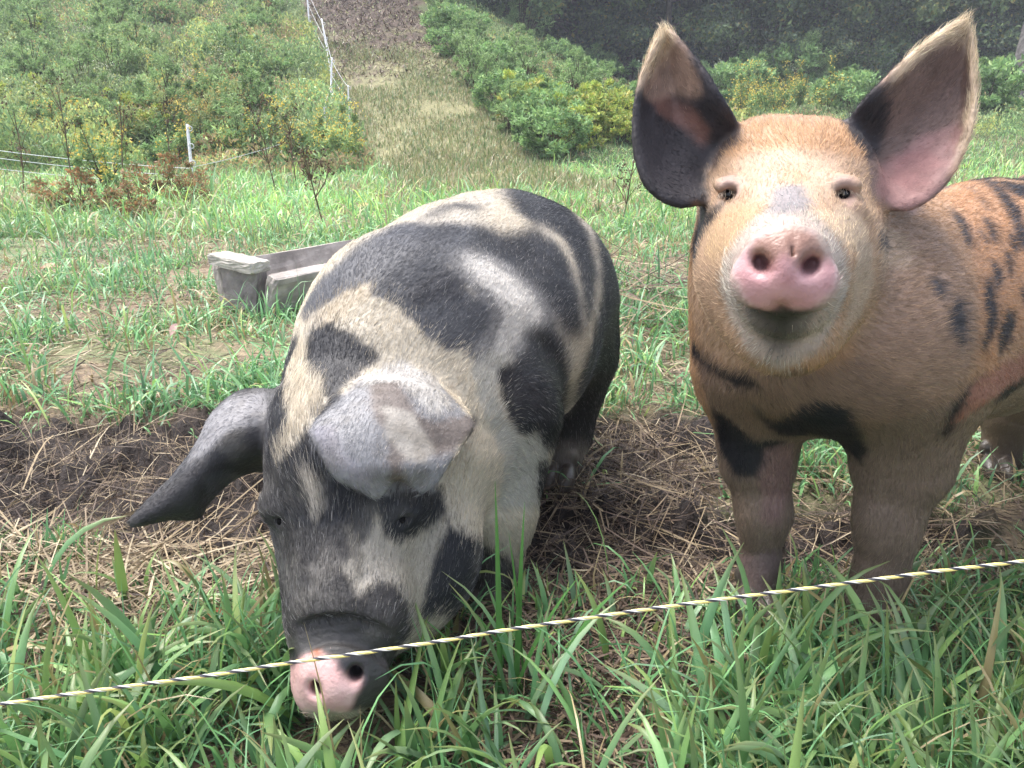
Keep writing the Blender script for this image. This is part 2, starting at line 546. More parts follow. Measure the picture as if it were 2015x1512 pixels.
def ginger_pig_shape():
    LIDS = []
    P = []
    bd = unit(np.array((.82, .57, 0)))
    fb = unit(bd + np.array((0, 0, -.15)))
    C0 = np.array((.445, 1.03, .455))
    P += [ell(C0 + bd * .06 + (0, 0, .008), (.146, .23, .146), ax=bd, k=.05, flow=fb),
          ell(C0 + bd * .34 + (0, 0, -.01), (.18, .30, .180), ax=bd, k=.08, flow=fb),
          ell(C0 + bd * .66 + (0, 0, .0), (.175, .22, .18), ax=bd, k=.08, flow=fb)]
    # neck and throat
    P += [cone(at(1560, 430, 1.02), .10, at(1650, 600, 1.17), .15, k=.05, flow=unit(at(1700, 560, 1.2) - at(1545, 460, 1.0))),
          cone(at(1550, 590, 1.05), .085, at(1590, 700, 1.15), .112, k=.04, flow=unit(np.array((0.05, .5, -.9)))),
          cone(at(1455, 500, 1.06), .060, at(1480, 700, 1.14), .085, k=.05, flow=unit(np.array((0.1, .4, -.9)))),
          cone(at(1655, 490, 1.08), .062, at(1725, 660, 1.15), .112, k=.05, flow=unit(np.array((0.3, .4, -.8))))]
    # fore legs
    P += [cone(at(1487, 760, 1.20), .076, at(1490, 900, 1.235), .046, k=.05, flow=(0, .2, -1)),
          cone(at(1492, 900, 1.235), .043, at(1503, 1010, 1.255), .033, k=.05, flow=(0, .1, -1)),
          ell(at(1500, 1015, 1.235), (.026, .02, .030), k=.03, flow=(0, .1, -1)),
          cone(at(1503, 1010, 1.255), .033, at(1497, 1110, 1.27), .028, k=.04, flow=(0, 0, -1)),
          cone(at(1497, 1110, 1.27), .029, at(1492, 1155, 1.27), .030, k=.02, flow=(0, 0, -1))] + feet(at(1490, 1175, 1.25), (-.15, -1), 1.05)
    P += [cone(at(1790, 740, 1.12), .098, at(1778, 900, 1.165), .060, k=.06, flow=(0, .2, -1)),
          cone(at(1778, 900, 1.165), .057, at(1748, 1030, 1.19), .038, k=.05, flow=(0, .1, -1)),
          ell(at(1742, 1030, 1.165), (.030, .02, .036), k=.03, flow=(0, .1, -1)),
          cone(at(1748, 1030, 1.19), .037, at(1732, 1130, 1.205), .033, k=.04, flow=(0, 0, -1)),
          cone(at(1732, 1130, 1.205), .034, at(1712, 1190, 1.205), .036, k=.02, flow=(0, 0, -1))] + feet(at(1716, 1200, 1.21), (-.3, -1), 1.2)
    # hind legs
    P += [cone(at(2060, 700, 1.58), .11, at(1990, 800, 1.66), .055, k=.05, flow=(0, .2, -1)),
          cone(at(1990, 800, 1.665), .045, at(1965, 905, 1.70), .036, k=.03, flow=(0, 0, -1)),
          cone(at(1965, 905, 1.70), .034, at(1960, 925, 1.69), .030, k=.02, flow=(0, 0, -1))] + feet(at(1957, 940, 1.67), (-.3, -1), 1.0)
    P += [cone(C0 + bd * .72 + (.10, -.10, -.05), .12, np.array((1.16, 1.34, .20)), .055, k=.05, flow=(0, .2, -1)),
          cone(np.array((1.16, 1.34, .20)), .045, np.array((1.12, 1.32, .04)), .036, k=.03, flow=(0, 0, -1))]
    # tail
    tl = C0 + bd * .86 + (0, 0, .10)
    P += [cone(tl, .018, tl + bd * .06 + (0, 0, -.06), .010, k=.02, flow=(0, 0, -1)), cone(tl + bd * .06 + (0, 0, -.06), .010, tl + bd * .05 + (0.01, 0, -.14), .006, k=.01, flow=(0, 0, -1))]
    # skull
    fs = at(1550, 385, .95) - at(1545, 520, .78)
    hf = unit(fs)
    fu = unit(at(1550, 240, 1.02) - at(1545, 430, .84))
    P += [ell(at(1550, 385, .985), (.102, .10, .086), ax=hf, up=(0, .2, 1), k=.03, flow=fu),
          ell(at(1552, 465, .93), (.090, .11, .085), ax=hf, up=(0, .2, 1), k=.03, flow=fu),
          cone(at(1550, 500, .89), .082, at(1545, 528, .80), .058, k=.03, flow=fu),
          ell(at(1474, 535, .95), (.057, .085, .066), ax=hf, k=.04, flow=unit(np.array((-.5, .6, -.5)))),
          ell(at(1622, 535, .95), (.057, .085, .066), ax=hf, k=.04, flow=unit(np.array((.5, .6, -.5)))),
          ell(at(1545, 635, .90), (.062, .08, .050), ax=hf, k=.04, flow=unit(np.array((0, .6, -.8)))),
          ell(at(1545, 600, .815), (.036, .045, .020), ax=hf, k=.025, flow=unit(np.array((0, .6, -.8))))]
    P += [ell(at(1495, 300, 1.0), (.045, .05, .034), ax=hf, k=.03, flow=fu), ell(at(1612, 300, 1.0), (.045, .05, .034), ax=hf, k=.03, flow=fu)]
    for u, v in ((1434, 384), (1661, 382)):
        s_ = -1 if u < 1500 else 1
        d = skin_hit(P, u, v)
        P += [ell(at(u - s_ * 2, v - 20, d + .009), (.019, .015, .009), ax=hf, k=.014, flow=fu),
              ell(at(u, v + 28, d + .010), (.019, .013, .008), ax=hf, k=.014, flow=fu)]
        P += [ell(at(u, v, d), (.0088, .014, .0095), ax=hf, k=.007, sub=True)]
        LIDS.append((u, v, d))
    for u, v, d in LIDS:     # heavy upper and thin lower lid over the eyeball
        for a0 in np.linspace(-1.15, 1.15, 9):
            P += [ell(at(u + math.sin(a0) * 15, v - 8 - math.cos(a0) * 14, d + .002 + .002 * abs(a0)), (.0042, .0035, .0030), ax=(0, 1, 0), k=.004, flow=fu),
                  ell(at(u + math.sin(a0) * 14, v + 7 + math.cos(a0) * 13, d + .002 + .002 * abs(a0)), (.0040, .0025, .0022), ax=(0, 1, 0), k=.004, flow=fu)]
    # snout
    c = at(1544, 535, .742)
    ax = unit(at(1544, 540, .74) - at(1548, 500, .86))
    side = np.array((1., 0, 0)); side = unit(side - ax * (side @ ax)); up2 = np.cross(side, ax)
    if up2[2] < 0: up2 = -up2
    P += [Prim('cone', .018, a=c - ax * .050, b=c - ax * .016, ra=.049, rb=.040, flow=fu),
          ell(c - ax * .004 - up2 * .004, (.0465, .013, .030), ax=ax, up=tuple(up2), k=.006, flow=None),
          ell(c - side * .0235 - up2 * .014 - ax * .001, (.0235, .014, .0215), ax=ax, up=tuple(up2), k=.010, flow=None),
          ell(c + side * .0235 - up2 * .014 - ax * .001, (.0235, .014, .0215), ax=ax, up=tuple(up2), k=.010, flow=None),
          ell(c - ax * .006 + up2 * .020, (.034, .012, .020), ax=ax, up=tuple(up2), k=.012, flow=None)]
    for s_ in (-1, 1):
        n = c + side * s_ * .0200 + up2 * .0075
        P += [ell(n + ax * .014, (.0062, .030, .0080), ax=unit(ax + side * s_ * -.15), up=tuple(up2 + side * s_ * .3), k=.013, sub=True)]
    P += [ell(c + ax * .012 + up2 * .024 + side * s_ * .004, (.0012, .010, .012), ax=ax, up=tuple(up2), k=.003, sub=True) for s_ in (1.2,)]
    P += [ell(c + ax * .014 - up2 * .034, (.0035, .012, .006), ax=ax, up=tuple(up2), k=.010, sub=True)]
    for a0 in np.linspace(-1, 1, 11):
        m = at(1545 + a0 * 60, 626 - (a0 ** 2) * 12, .785 + abs(a0) * .02)
        P += [ell(m, (.008, .006, .0012), ax=hf, k=.004, sub=True)]
    rowsL = [[(1405, 388), (1412, 350), (1425, 300), (1455, 266)], [(1335, 403), (1355, 345), (1387, 282), (1439, 230)],
             [(1276, 368), (1306, 312), (1350, 244), (1416, 192)], [(1251, 300), (1285, 247), (1330, 190), (1395, 155)],
             [(1249, 228), (1279, 187), (1320, 143), (1371, 122)], [(1261, 160), (1284, 136), (1314, 108), (1346, 92)],
             [(1290, 84), (1298, 74), (1308, 64), (1322, 62)]]
    dL = [[.955, .985, .99, .985], [.945, .975, .985, .955], [.945, .975, .985, .94], [.95, .975, .985, .94],
          [.955, .975, .98, .945], [.955, .97, .975, .95], [.95, .955, .96, .955]]
    rowsR = [[(1664, 262), (1690, 300), (1702, 345), (1715, 378)], [(1697, 207), (1735, 272), (1755, 337), (1768, 410)],
             [(1743, 160), (1786, 232), (1812, 307), (1824, 392)], [(1790, 113), (1830, 192), (1860, 267), (1874, 338)],
             [(1836, 76), (1868, 142), (1893, 207), (1906, 268)], [(1872, 50), (1893, 96), (1908, 147), (1917, 198)],
             [(1894, 40), (1901, 48), (1907, 62), (1912, 82)]]
    dR = [[.985, .99, .985, .955], [.955, .985, .98, .945], [.945, .985, .98, .945], [.945, .985, .98, .95],
          [.95, .98, .98, .955], [.955, .97, .97, .955], [.96, .965, .965, .96]]
    ears = [Ear(grid(rowsL, dL), th=.0045, k=.014), Ear(grid(rowsR, dR), th=.0045, k=.014)]
    return P, ears
# ---------------------------------------------------------------- coat: patches laid on the skin, then hair that takes its colour from them
def zz(x0, y0, s, pts):
    return [(x0 + x * s, y0 + y * s) for x, y in pts]
def strip(pts, w):
    """thin patch along a polyline, w = half widths (photo pixels)"""
    L, R = [], []
    for i, p in enumerate(pts):
        a = pts[max(i - 1, 0)]; b = pts[min(i + 1, len(pts) - 1)]
        t = unit(np.array(b, float) - np.array(a, float)); n = np.array((-t[1], t[0]))
        ww = w[i] if hasattr(w, '__len__') else w
        L.append(tuple(np.array(p) + n * ww)); R.append(tuple(np.array(p) - n * ww))
    return L + R[::-1]
def blob(u, v, a, b, ang=0):
    t = np.linspace(0, 2 * np.pi, 16, endpoint=False)
    c, s = math.cos(math.radians(ang)), math.sin(math.radians(ang))
    return [(u + a * math.cos(k) * c - b * math.sin(k) * s, v + a * math.cos(k) * s + b * math.sin(k) * c) for k in t]

BLK = (.019, .020, .026); CRM = (.58, .51, .40); WHT = (.66, .63, .59); GRY = (.16, .155, .165)
def boar_coat():
    a6 = lambda p: zz(380, 340, .4367, p)
    a3 = lambda p: zz(230, 640, .529, p)
    L = []  # (polygon, colour, hair length, bare)
    def add(p, c=None, hl=None, bare=None): L.append((p, c, hl, bare))
    # body
    add(a6([(1380, 60), (1520, 55), (1720, 100), (1840, 180), (1930, 330), (1960, 500), (1940, 800), (1880, 1060), (1760, 1250), (1620, 1260), (1690, 1060), (1720, 760), (1650, 560), (1560, 400), (1400, 290), (1540, 240), (1440, 170)]), BLK)
    DGR = (.075, .078, .090)  # dark grey coat, bluish because fur sheen is mixed into the colour
    add(a6([(1130, 225), (1300, 240), (1430, 285), (1560, 290), (1650, 380), (1710, 470), (1745, 620), (1755, 740), (1700, 760), (1660, 720), (1640, 660), (1560, 540), (1450, 430), (1330, 370), (1220, 340), (1130, 330)]), BLK)
    add(a6([(820, 390), (960, 275), (1130, 222), (1250, 240), (1260, 330), (1170, 380), (1150, 440), (1230, 520), (1340, 600), (1330, 700), (1250, 790), (1150, 800), (1060, 750), (1000, 670), (900, 600), (800, 560), (780, 470)]), DGR)
    add(a6([(930, 560), (1040, 470), (1150, 430), (1240, 500), (1200, 570), (1010, 610)]), (.045, .046, .055))
    add(a6([(930, 300), (1050, 240), (1170, 230), (1200, 290), (1060, 330), (960, 380)]), (.045, .046, .055))
    add(a6([(720, 520), (790, 500), (800, 570), (700, 620), (620, 690), (520, 700), (500, 675), (600, 600)]), (.48, .40, .29))
    add(a6([(1170, 340), (1330, 365), (1470, 440), (1580, 550), (1650, 670), (1540, 730), (1500, 820), (1400, 870), (1310, 880), (1220, 810), (1320, 710), (1340, 620), (1260, 530), (1160, 430)]), (.20, .195, .195))
    add(a6([(1215, 372), (1330, 400), (1430, 470), (1530, 560), (1590, 660), (1500, 700), (1460, 770), (1390, 820), (1340, 820), (1380, 720), (1400, 620), (1310, 510), (1225, 430)]), WHT)
    add(a6([(1330, 800), (1450, 820), (1380, 900), (1360, 1000), (1400, 1100), (1480, 1200), (1560, 1180), (1600, 1260), (1560, 1511), (1380, 1511), (1400, 1300), (1280, 1000), (1250, 880)]), (.46, .44, .39))  # lower side and foreleg greyed: soft shade is put into the coat colour
    add(a6([(1180, 130), (1300, 150), (1290, 175), (1170, 165)]), BLK)
    add(a6([(1010, 230), (1090, 160), (1180, 140), (1150, 175), (1060, 215)]), BLK)
    add(a6([(1500, 730), (1600, 670), (1660, 720), (1700, 830), (1710, 1000), (1690, 1120), (1640, 1290), (1580, 1240), (1560, 1170), (1480, 1190), (1410, 1090), (1375, 980), (1370, 890), (1450, 850), (1500, 800)]), BLK)
    add(a6(strip([(1560, 250), (1650, 305), (1700, 380), (1730, 480), (1752, 600), (1765, 700), (1745, 800)], [14, 16, 14, 10, 8, 9, 10])), CRM)
    add(a6(strip([(1700, 150), (1790, 260), (1815, 360), (1833, 450), (1825, 560), (1795, 700), (1755, 800), (1715, 930), (1690, 1080)], [8, 12, 10, 10, 10, 12, 26, 22, 10])), CRM)
    add(a6([(1670, 740), (1780, 760), (1740, 860), (1700, 960)]), CRM)
    add(a6(strip([(1850, 215), (1890, 290), (1912, 380), (1920, 450)], [4, 6, 6, 3])), CRM)
    # neck
    add(a6([(520, 710), (620, 680), (720, 715), (800, 780), (850, 840), (770, 890), (690, 960), (620, 1060), (590, 1000), (570, 920), (530, 890), (505, 850), (508, 780)]), BLK)
    add(a6([(430, 735), (480, 740), (455, 830), (420, 900), (405, 960), (410, 1060), (440, 1150), (480, 1170), (560, 1100), (620, 1000), (700, 1000), (560, 1250), (420, 1350), (200, 1350), (260, 1100), (320, 960), (380, 850)]), BLK)
    add(a6([(460, 830), (500, 770), (515, 880), (580, 950), (590, 1040), (560, 1120), (500, 1160), (440, 1130), (410, 1000), (425, 900)]), CRM, .024)
    add(a6(strip([(490, 660), (560, 570), (640, 500), (740, 430), (840, 365), (940, 290), (1040, 240)], [14, 40, 62, 76, 84, 66, 20])), (.075, .079, .095))  # bluish grey strip, part of its lightness is fur sheen painted in
    # hind leg, fore leg
    add(zz(0, 0, 1, [(1090, 820), (1200, 800), (1170, 885), (1090, 880)]), BLK)
    add(zz(0, 0, 1, [(1100, 872), (1150, 872), (1145, 912), (1092, 915)]), (.36, .30, .24))
    add(zz(0, 0, 1, [(1060, 910), (1160, 908), (1160, 990), (1060, 990)]), BLK)
    add(a3([(1400, 830), (1480, 880), (1500, 1100), (1250, 1150), (1200, 1050), (1390, 960)]), (.05, .05, .055))
    # head
    add(a3([(540, 420), (700, 400), (740, 360), (900, 560), (970, 640), (960, 740), (980, 830), (900, 860), (860, 940), (900, 1000), (980, 950), (1060, 960), (1090, 1040), (1100, 1120), (1080, 1160), (1050, 1200), (1040, 1280), (960, 1380), (880, 1420), (620, 1440), (560, 1200), (480, 700), (460, 520)]), (.042, .039, .039))
    add(a3([(560, 450), (700, 410), (880, 600), (900, 700), (760, 760), (640, 730), (560, 620)]), BLK, .020)
    add(a3([(640, 380), (690, 395), (660, 460), (600, 510), (575, 500), (610, 440)]), CRM, .030)
    add(a3(strip([(690, 520), (720, 600), (740, 680), (745, 730)], [8, 26, 24, 8])), (.42, .38, .32), .028)
    add(a3([(960, 630), (1210, 610), (1225, 700), (1190, 740), (1060, 810), (990, 790)]), BLK)
    add(a3([(960, 740), (1000, 810), (1080, 830), (1190, 730), (1225, 790), (1175, 880), (1160, 980), (1130, 1080), (1095, 1110), (1075, 1010), (1030, 950), (960, 940), (880, 960), (840, 900), (900, 850)]), (.40, .36, .29))
    add(a3([(1200, 620), (1240, 760), (1390, 830), (1410, 960), (1210, 1080), (1110, 1110), (1130, 1060), (1165, 960), (1175, 880), (1225, 770)]), BLK)  # black jaw and neck, with the shade under the jaw painted in
    add(a3([(700, 900), (800, 800), (850, 900), (800, 960), (740, 980)]), (.13, .12, .11))
    add(a3(strip([(860, 740), (900, 850), (900, 950)], [14, 20, 12])), (.17, .155, .13))
    add(a3(strip([(590, 760), (620, 900), (650, 1050)], [16, 20, 20])), (.10, .095, .095))
    # ears
    add(a3([(0, 790), (0, 700), (220, 500), (300, 290), (430, 220), (560, 210), (565, 400), (540, 560), (320, 740)]), (.075, .075, .085), .009)
    add(a3([(340, 330), (440, 260), (540, 250), (550, 330), (500, 380), (420, 390), (330, 470), (260, 520)]), (.25, .245, .26), .008)  # highlight on the ear's upper side, painted into its colour
    add(a3([(470, 380), (540, 370), (560, 480), (520, 560), (400, 540), (340, 560), (340, 700), (270, 790), (10, 800), (10, 730), (130, 640), (260, 540), (330, 500), (400, 430)]), (.030, .028, .032), .007)  # black tip; shade of the folded-under lower half is painted in too
    add(a3([(700, 380), (760, 340), (900, 200), (1060, 130), (1180, 200), (1330, 360), (1240, 500), (1180, 620), (1040, 620), (960, 650), (800, 570)]), (.28, .28, .295), .009)
    add(a3([(900, 200), (1060, 130), (1180, 190), (1250, 300), (1180, 330), (1060, 230), (960, 240)]), (.50, .48, .455), .016)
    add(a3([(940, 220), (1040, 210), (1110, 320), (1190, 360), (1330, 330), (1340, 400), (1240, 470), (1150, 480), (1060, 520), (1090, 600), (1020, 580), (1000, 500), (1010, 420), (960, 350)]), (.17, .14, .125), .006)
    add(a3([(990, 300), (1100, 330), (1180, 450), (1140, 520), (1080, 500), (1000, 420)]), (.42, .385, .34), .005)
    add(a3([(720, 380), (800, 370), (860, 480), (950, 560), (900, 600), (800, 560)]), (.33, .32, .37), .006)
    # snout
    add(a3([(640, 1180), (700, 1140), (860, 1120), (1000, 1180), (1050, 1260), (980, 1370), (880, 1400), (650, 1260)]), (.05, .048, .048), .004)
    add(a3([(640, 1300), (690, 1230), (760, 1215), (800, 1240), (830, 1290), (860, 1300), (905, 1300), (910, 1340), (880, 1380), (870, 1440), (640, 1440)]), (.60, .37, .35), 0, 1)
    add(a3([(800, 1240), (880, 1230), (1000, 1240), (1040, 1300), (970, 1420), (870, 1440), (885, 1370), (912, 1310), (850, 1305)]), (.035, .034, .036), 0, 1)
    add(zz(540, 1080, .225, [(330, 890), (400, 880), (440, 940), (340, 970)]), (.35, .12, .05), 0, 1)
    add(zz(540, 1080, .225, [(320, 1180), (360, 1140), (410, 1180), (400, 1220), (350, 1210)]), (.12, .05, .05), 0, 1)
    return L

GIN = (.43, .275, .16); FCE = (.50, .38, .26); PNK = (.44, .245, .25)
def ginger_coat():
    h = lambda p: zz(1220, 20, .5027, p)
    b = lambda p: zz(1680, 280, .3837, p)
    g = lambda p: zz(1300, 640, .4365, p)
    L = []
    def add(p, c=None, hl=None, bare=None): L.append((p, c, hl, bare))
    add(b([(500, 150), (560, 120), (900, 100), (900, 900), (700, 1180), (640, 1100), (640, 700), (560, 400), (480, 300)]), (.47, .27, .14))
    add(b([(0, 380), (200, 350), (420, 420), (600, 700), (640, 1000), (560, 1300), (300, 1511), (0, 1511)]), (.37, .26, .18), .016)
    add(b([(20, 430), (100, 420), (260, 480), (330, 640), (200, 640), (60, 640)]), (.45, .35, .25))
    # chest and legs
    add(g([(150, 100), (400, 160), (700, 200), (900, 140), (1100, 300), (1300, 400), (1250, 600), (900, 900), (300, 700)]), (.27, .19, .135), .015)  # chest below the head dimmed: its shade is put into the coat colour
    add(g([(240, 500), (900, 480), (1230, 380), (1375, 300), (1375, 900), (1250, 1600), (240, 1600)]), (.25, .190, .140), .013)
    add(g([(1380, 260), (1700, 260), (1700, 900), (1380, 900)]), (.25, .19, .13), .009)
    add(g([(230, 360), (330, 440), (420, 520), (560, 520), (500, 620), (440, 680), (340, 680), (270, 560)]), BLK)
    add(g([(480, 560), (590, 520), (590, 700), (540, 900), (460, 880), (440, 700)]), (.27, .175, .15))
    add(g([(400, 340), (500, 440), (700, 330), (860, 380), (930, 560), (905, 620), (830, 560), (700, 490), (560, 500), (480, 460)]), BLK)
    add(g([(150, 60), (200, 160), (300, 210), (400, 230), (480, 300), (330, 260), (200, 190), (140, 130)]), BLK)
    add(g([(350, 1030), (540, 1010), (560, 1300), (330, 1300)]), (.24, .18, .17), .007)
    # shoulder fold, flank
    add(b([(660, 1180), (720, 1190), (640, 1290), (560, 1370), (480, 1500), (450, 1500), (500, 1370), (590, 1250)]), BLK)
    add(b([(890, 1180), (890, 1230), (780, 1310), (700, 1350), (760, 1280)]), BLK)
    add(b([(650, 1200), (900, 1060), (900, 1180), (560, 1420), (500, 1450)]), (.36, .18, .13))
    # back and spots
    add(b([(520, 150), (640, 125), (900, 110), (900, 300), (830, 270), (760, 220), (640, 180)]), BLK)
    add(b(strip([(640, 190), (800, 200), (890, 215)], [3, 6, 6])), GIN)
    add(b(strip([(700, 160), (890, 170)], [4, 4])), GIN)
    for pts, w in (([(610, 180), (700, 215), (770, 280), (820, 360), (860, 450), (880, 560)], [8, 18, 30, 32, 30, 26]),
                   ([(560, 215), (620, 250), (680, 330), (700, 370)], [4, 8, 10, 4]),
                   ([(495, 330), (540, 400), (580, 480), (600, 550)], [4, 16, 20, 8]),
                   ([(680, 385), (710, 460), (735, 530)], [14, 22, 12]),
                   ([(640, 450), (670, 500), (680, 520)], [8, 10, 5]),
                   ([(800, 460), (820, 520), (830, 570)], [14, 18, 10]),
                   ([(780, 560), (800, 630), (806, 700)], [12, 20, 8]),
                   ([(715, 610), (740, 690), (750, 760)], [14, 26, 12]),
                   ([(690, 690), (700, 800), (710, 900), (690, 990), (670, 1070)], [14, 26, 32, 26, 6]),
                   ([(800, 850), (790, 940), (765, 1020), (745, 1110)], [18, 36, 30, 8]),
                   ([(870, 750), (880, 830)], [14, 14])):
        add(b(strip(pts, w)), (.030, .030, .036))
    for (u, v, a, bb, an, c) in ((155, 515, 26, 60, -8, .05), (435, 745, 28, 58, -22, .07), (535, 930, 46, 130, -6, .055), (470, 225, 26, 12, 25, .12)):
        add(b(blob(u, v, a, bb, an)), (c, c, c * 1.12))
    # head
    add(h([(330, 640), (300, 760), (300, 900), (270, 1100), (300, 1290), (420, 1400), (620, 1420), (850, 1330), (1000, 1200), (1010, 1000), (1000, 760), (990, 620), (950, 500), (870, 440), (480, 440), (400, 520)]), (.46, .325, .21))
    add(h([(480, 440), (880, 440), (960, 520), (940, 580), (700, 540), (420, 580), (380, 560)]), (.50, .31, .165), .018)
    add(h([(380, 480), (480, 460), (480, 520), (410, 560), (360, 640), (350, 560)]), (.16, .12, .10))
    add(h([(450, 600), (640, 550), (860, 600), (850, 700), (760, 760), (520, 760), (480, 700)]), (.52, .40, .28), .011)
    add(h([(640, 620), (700, 630), (740, 670), (680, 700), (640, 680)]), (.55, .36, .22))
    add(h([(400, 650), (460, 640), (480, 700), (460, 740), (400, 740), (385, 700)]), (.40, .29, .24), .003)
    add(h([(850, 650), (910, 650), (920, 700), (910, 770), (870, 770), (850, 720)]), (.40, .29, .24), .003)
    add(h([(430, 740), (390, 780), (350, 840), (310, 920), (290, 1000), (285, 900), (310, 800), (300, 600), (330, 560), (345, 700), (340, 800), (395, 750), (420, 725)]), BLK)
    add(h([(360, 830), (440, 760), (560, 780), (500, 850), (430, 940), (350, 1000), (330, 930)]), (.48, .345, .20), .009)
    add(h([(860, 770), (960, 820), (980, 960), (900, 940), (820, 860), (760, 800)]), (.55, .44, .30), .009)
    # muzzle ring
    add(h([(600, 770), (720, 770), (830, 870), (890, 980), (885, 1110), (850, 1220), (760, 1340), (620, 1415), (500, 1335), (430, 1210), (395, 1080), (405, 980), (460, 890), (530, 820)]), (.46, .42, .36), .011)
    add(h([(600, 690), (700, 680), (760, 760), (700, 800), (580, 800), (590, 740)]), (.265, .262, .265), .009)
    add(h([(930, 900), (985, 920), (995, 1060), (940, 1200), (870, 1260), (900, 1120)]), (.46, .38, .28), .009)
    # chin: dark patch graded darker under the disc, shading put into the colour
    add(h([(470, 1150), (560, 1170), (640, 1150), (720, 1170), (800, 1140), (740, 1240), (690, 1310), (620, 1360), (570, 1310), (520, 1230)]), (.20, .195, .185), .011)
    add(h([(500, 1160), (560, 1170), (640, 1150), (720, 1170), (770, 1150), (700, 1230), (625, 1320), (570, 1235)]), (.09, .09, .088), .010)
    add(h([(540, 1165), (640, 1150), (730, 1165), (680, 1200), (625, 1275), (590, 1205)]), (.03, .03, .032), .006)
    # snout disc
    add(h([(440, 1040), (450, 980), (500, 930), (530, 880), (600, 850), (700, 855), (760, 880), (810, 940), (845, 990), (850, 1060), (830, 1120), (780, 1160), (720, 1180), (660, 1170), (640, 1150), (600, 1180), (540, 1170), (480, 1130)]), PNK, 0, 1)
    add(h([(520, 900), (600, 855), (700, 855), (780, 900), (820, 960), (790, 985), (740, 950), (700, 1000), (650, 960), (600, 1000), (560, 960), (500, 990)]), (.27, .16, .125), 0, 1)
    for q in (blob(612, 878, 4, 22), blob(682, 910, 4, 40), blob(690, 960, 3, 30)): add(h(q), (.10, .05, .04), 0, 1)  # crease shade drawn as dark lines in the skin colour
    add(h([(720, 880), (780, 910), (740, 930), (715, 910)]), (.22, .13, .10), 0, 1)
    for u in (566, 726): add(h(blob(u, 995, 28, 30)), (.10, .04, .04), 0, 1)  # dark shading of the nostrils painted into the skin colour
    # ears
    add(h([(120, 60), (200, 50), (240, 120), (330, 200), (420, 330), (480, 470), (400, 520), (330, 640), (310, 760), (180, 790), (80, 690), (30, 500), (50, 330), (80, 200)]), (.030, .029, .035), .007)
    add(h([(95, 310), (180, 330), (300, 400), (350, 480), (330, 540), (250, 470), (150, 400)]), (.20, .105, .085), .006)
    add(h([(90, 330), (60, 200), (100, 40), (200, 40), (235, 120), (300, 200), (330, 330), (240, 330), (160, 360)]), (.36, .26, .20), .008)
    add(h([(60, 330), (60, 200), (100, 40), (210, 40), (215, 130), (170, 200), (120, 260)]), (.74, .62, .45), .016)
    add(h([(250, 150), (330, 220), (400, 340), (430, 480), (360, 480), (350, 380), (310, 280)]), (.035, .035, .045), .009)
    add(h([(880, 430), (1000, 300), (1200, 120), (1320, 20), (1400, 40), (1420, 300), (1370, 500), (1270, 700), (1150, 800), (1060, 790), (990, 740), (960, 560)]), (.22, .155, .13), .009)
    add(h([(1010, 620), (1130, 520), (1330, 440), (1340, 560), (1240, 710), (1140, 790), (1060, 780), (1000, 720)]), (.36, .21, .195), .006)
    add(h([(1110, 560), (1200, 540), (1260, 600), (1200, 700), (1120, 720), (1060, 660)]), (.36, .18, .17), .005)
    add(h([(870, 430), (1000, 290), (1040, 300), (1050, 420), (1010, 560), (980, 600), (900, 500)]), (.035, .033, .040), .012)
    add(h([(1290, 30), (1400, 20), (1430, 300), (1370, 520), (1290, 660), (1340, 460), (1370, 300), (1350, 120), (1230, 150), (1100, 260), (1030, 300), (1120, 190)]), (.72, .60, .42), .018)
    return L

def paint(V, F, layers, base, box, hlen0, step=5, warp=.006, seed=0):
    bvh = BVHTree.FromPolygons([tuple(v) for v in V], F.tolist())
    u = np.arange(box[0], box[2], step); v = np.arange(box[1], box[3], step)
    U, W_ = [q.ravel() for q in np.meshgrid(u, v)]
    C = np.tile(np.array(base, float), (len(U), 1)); Hh = np.full(len(U), hlen0); Bz = np.zeros(len(U))
    for poly, c, hl, bare in layers:
        m = in_poly(poly, U, W_)
        if c is not None: C[m] = c
        if hl is not None: Hh[m] = hl
        if bare is not None: Bz[m] = bare
        elif c is not None: Bz[m] = 0
    kd = KDTree(len(U)); keep = np.zeros(len(U), bool)
    o = Vector((0, 0, CAM_H))
    for i in range(len(U)):
        r = bvh.ray_cast(o, Vector(ray(U[i], W_[i])))
        if r[0] is not None:
            kd.insert(r[0], i); keep[i] = True
    kd.balance()
    n = np.stack([fbm(V, 55, 3, seed + 1), fbm(V, 55, 3, seed + 2), fbm(V, 55, 3, seed + 3)], 1) * warp
    cols = np.zeros((len(V), 3)); hl = np.zeros(len(V)); bz = np.zeros(len(V)); dist = np.zeros(len(V))
    for i, q in enumerate(V + n):
        rs = kd.find_n(q, 3)
        ws = np.array([1 / (x[2] ** 2 + 1e-6) for x in rs]); ws /= ws.sum()
        ids = [x[1] for x in rs]
        cols[i] = ws @ C[ids]; hl[i] = ws @ Hh[ids]; bz[i] = ws @ Bz[ids]; dist[i] = rs[0][2]
    return cols, hl, bz, dist

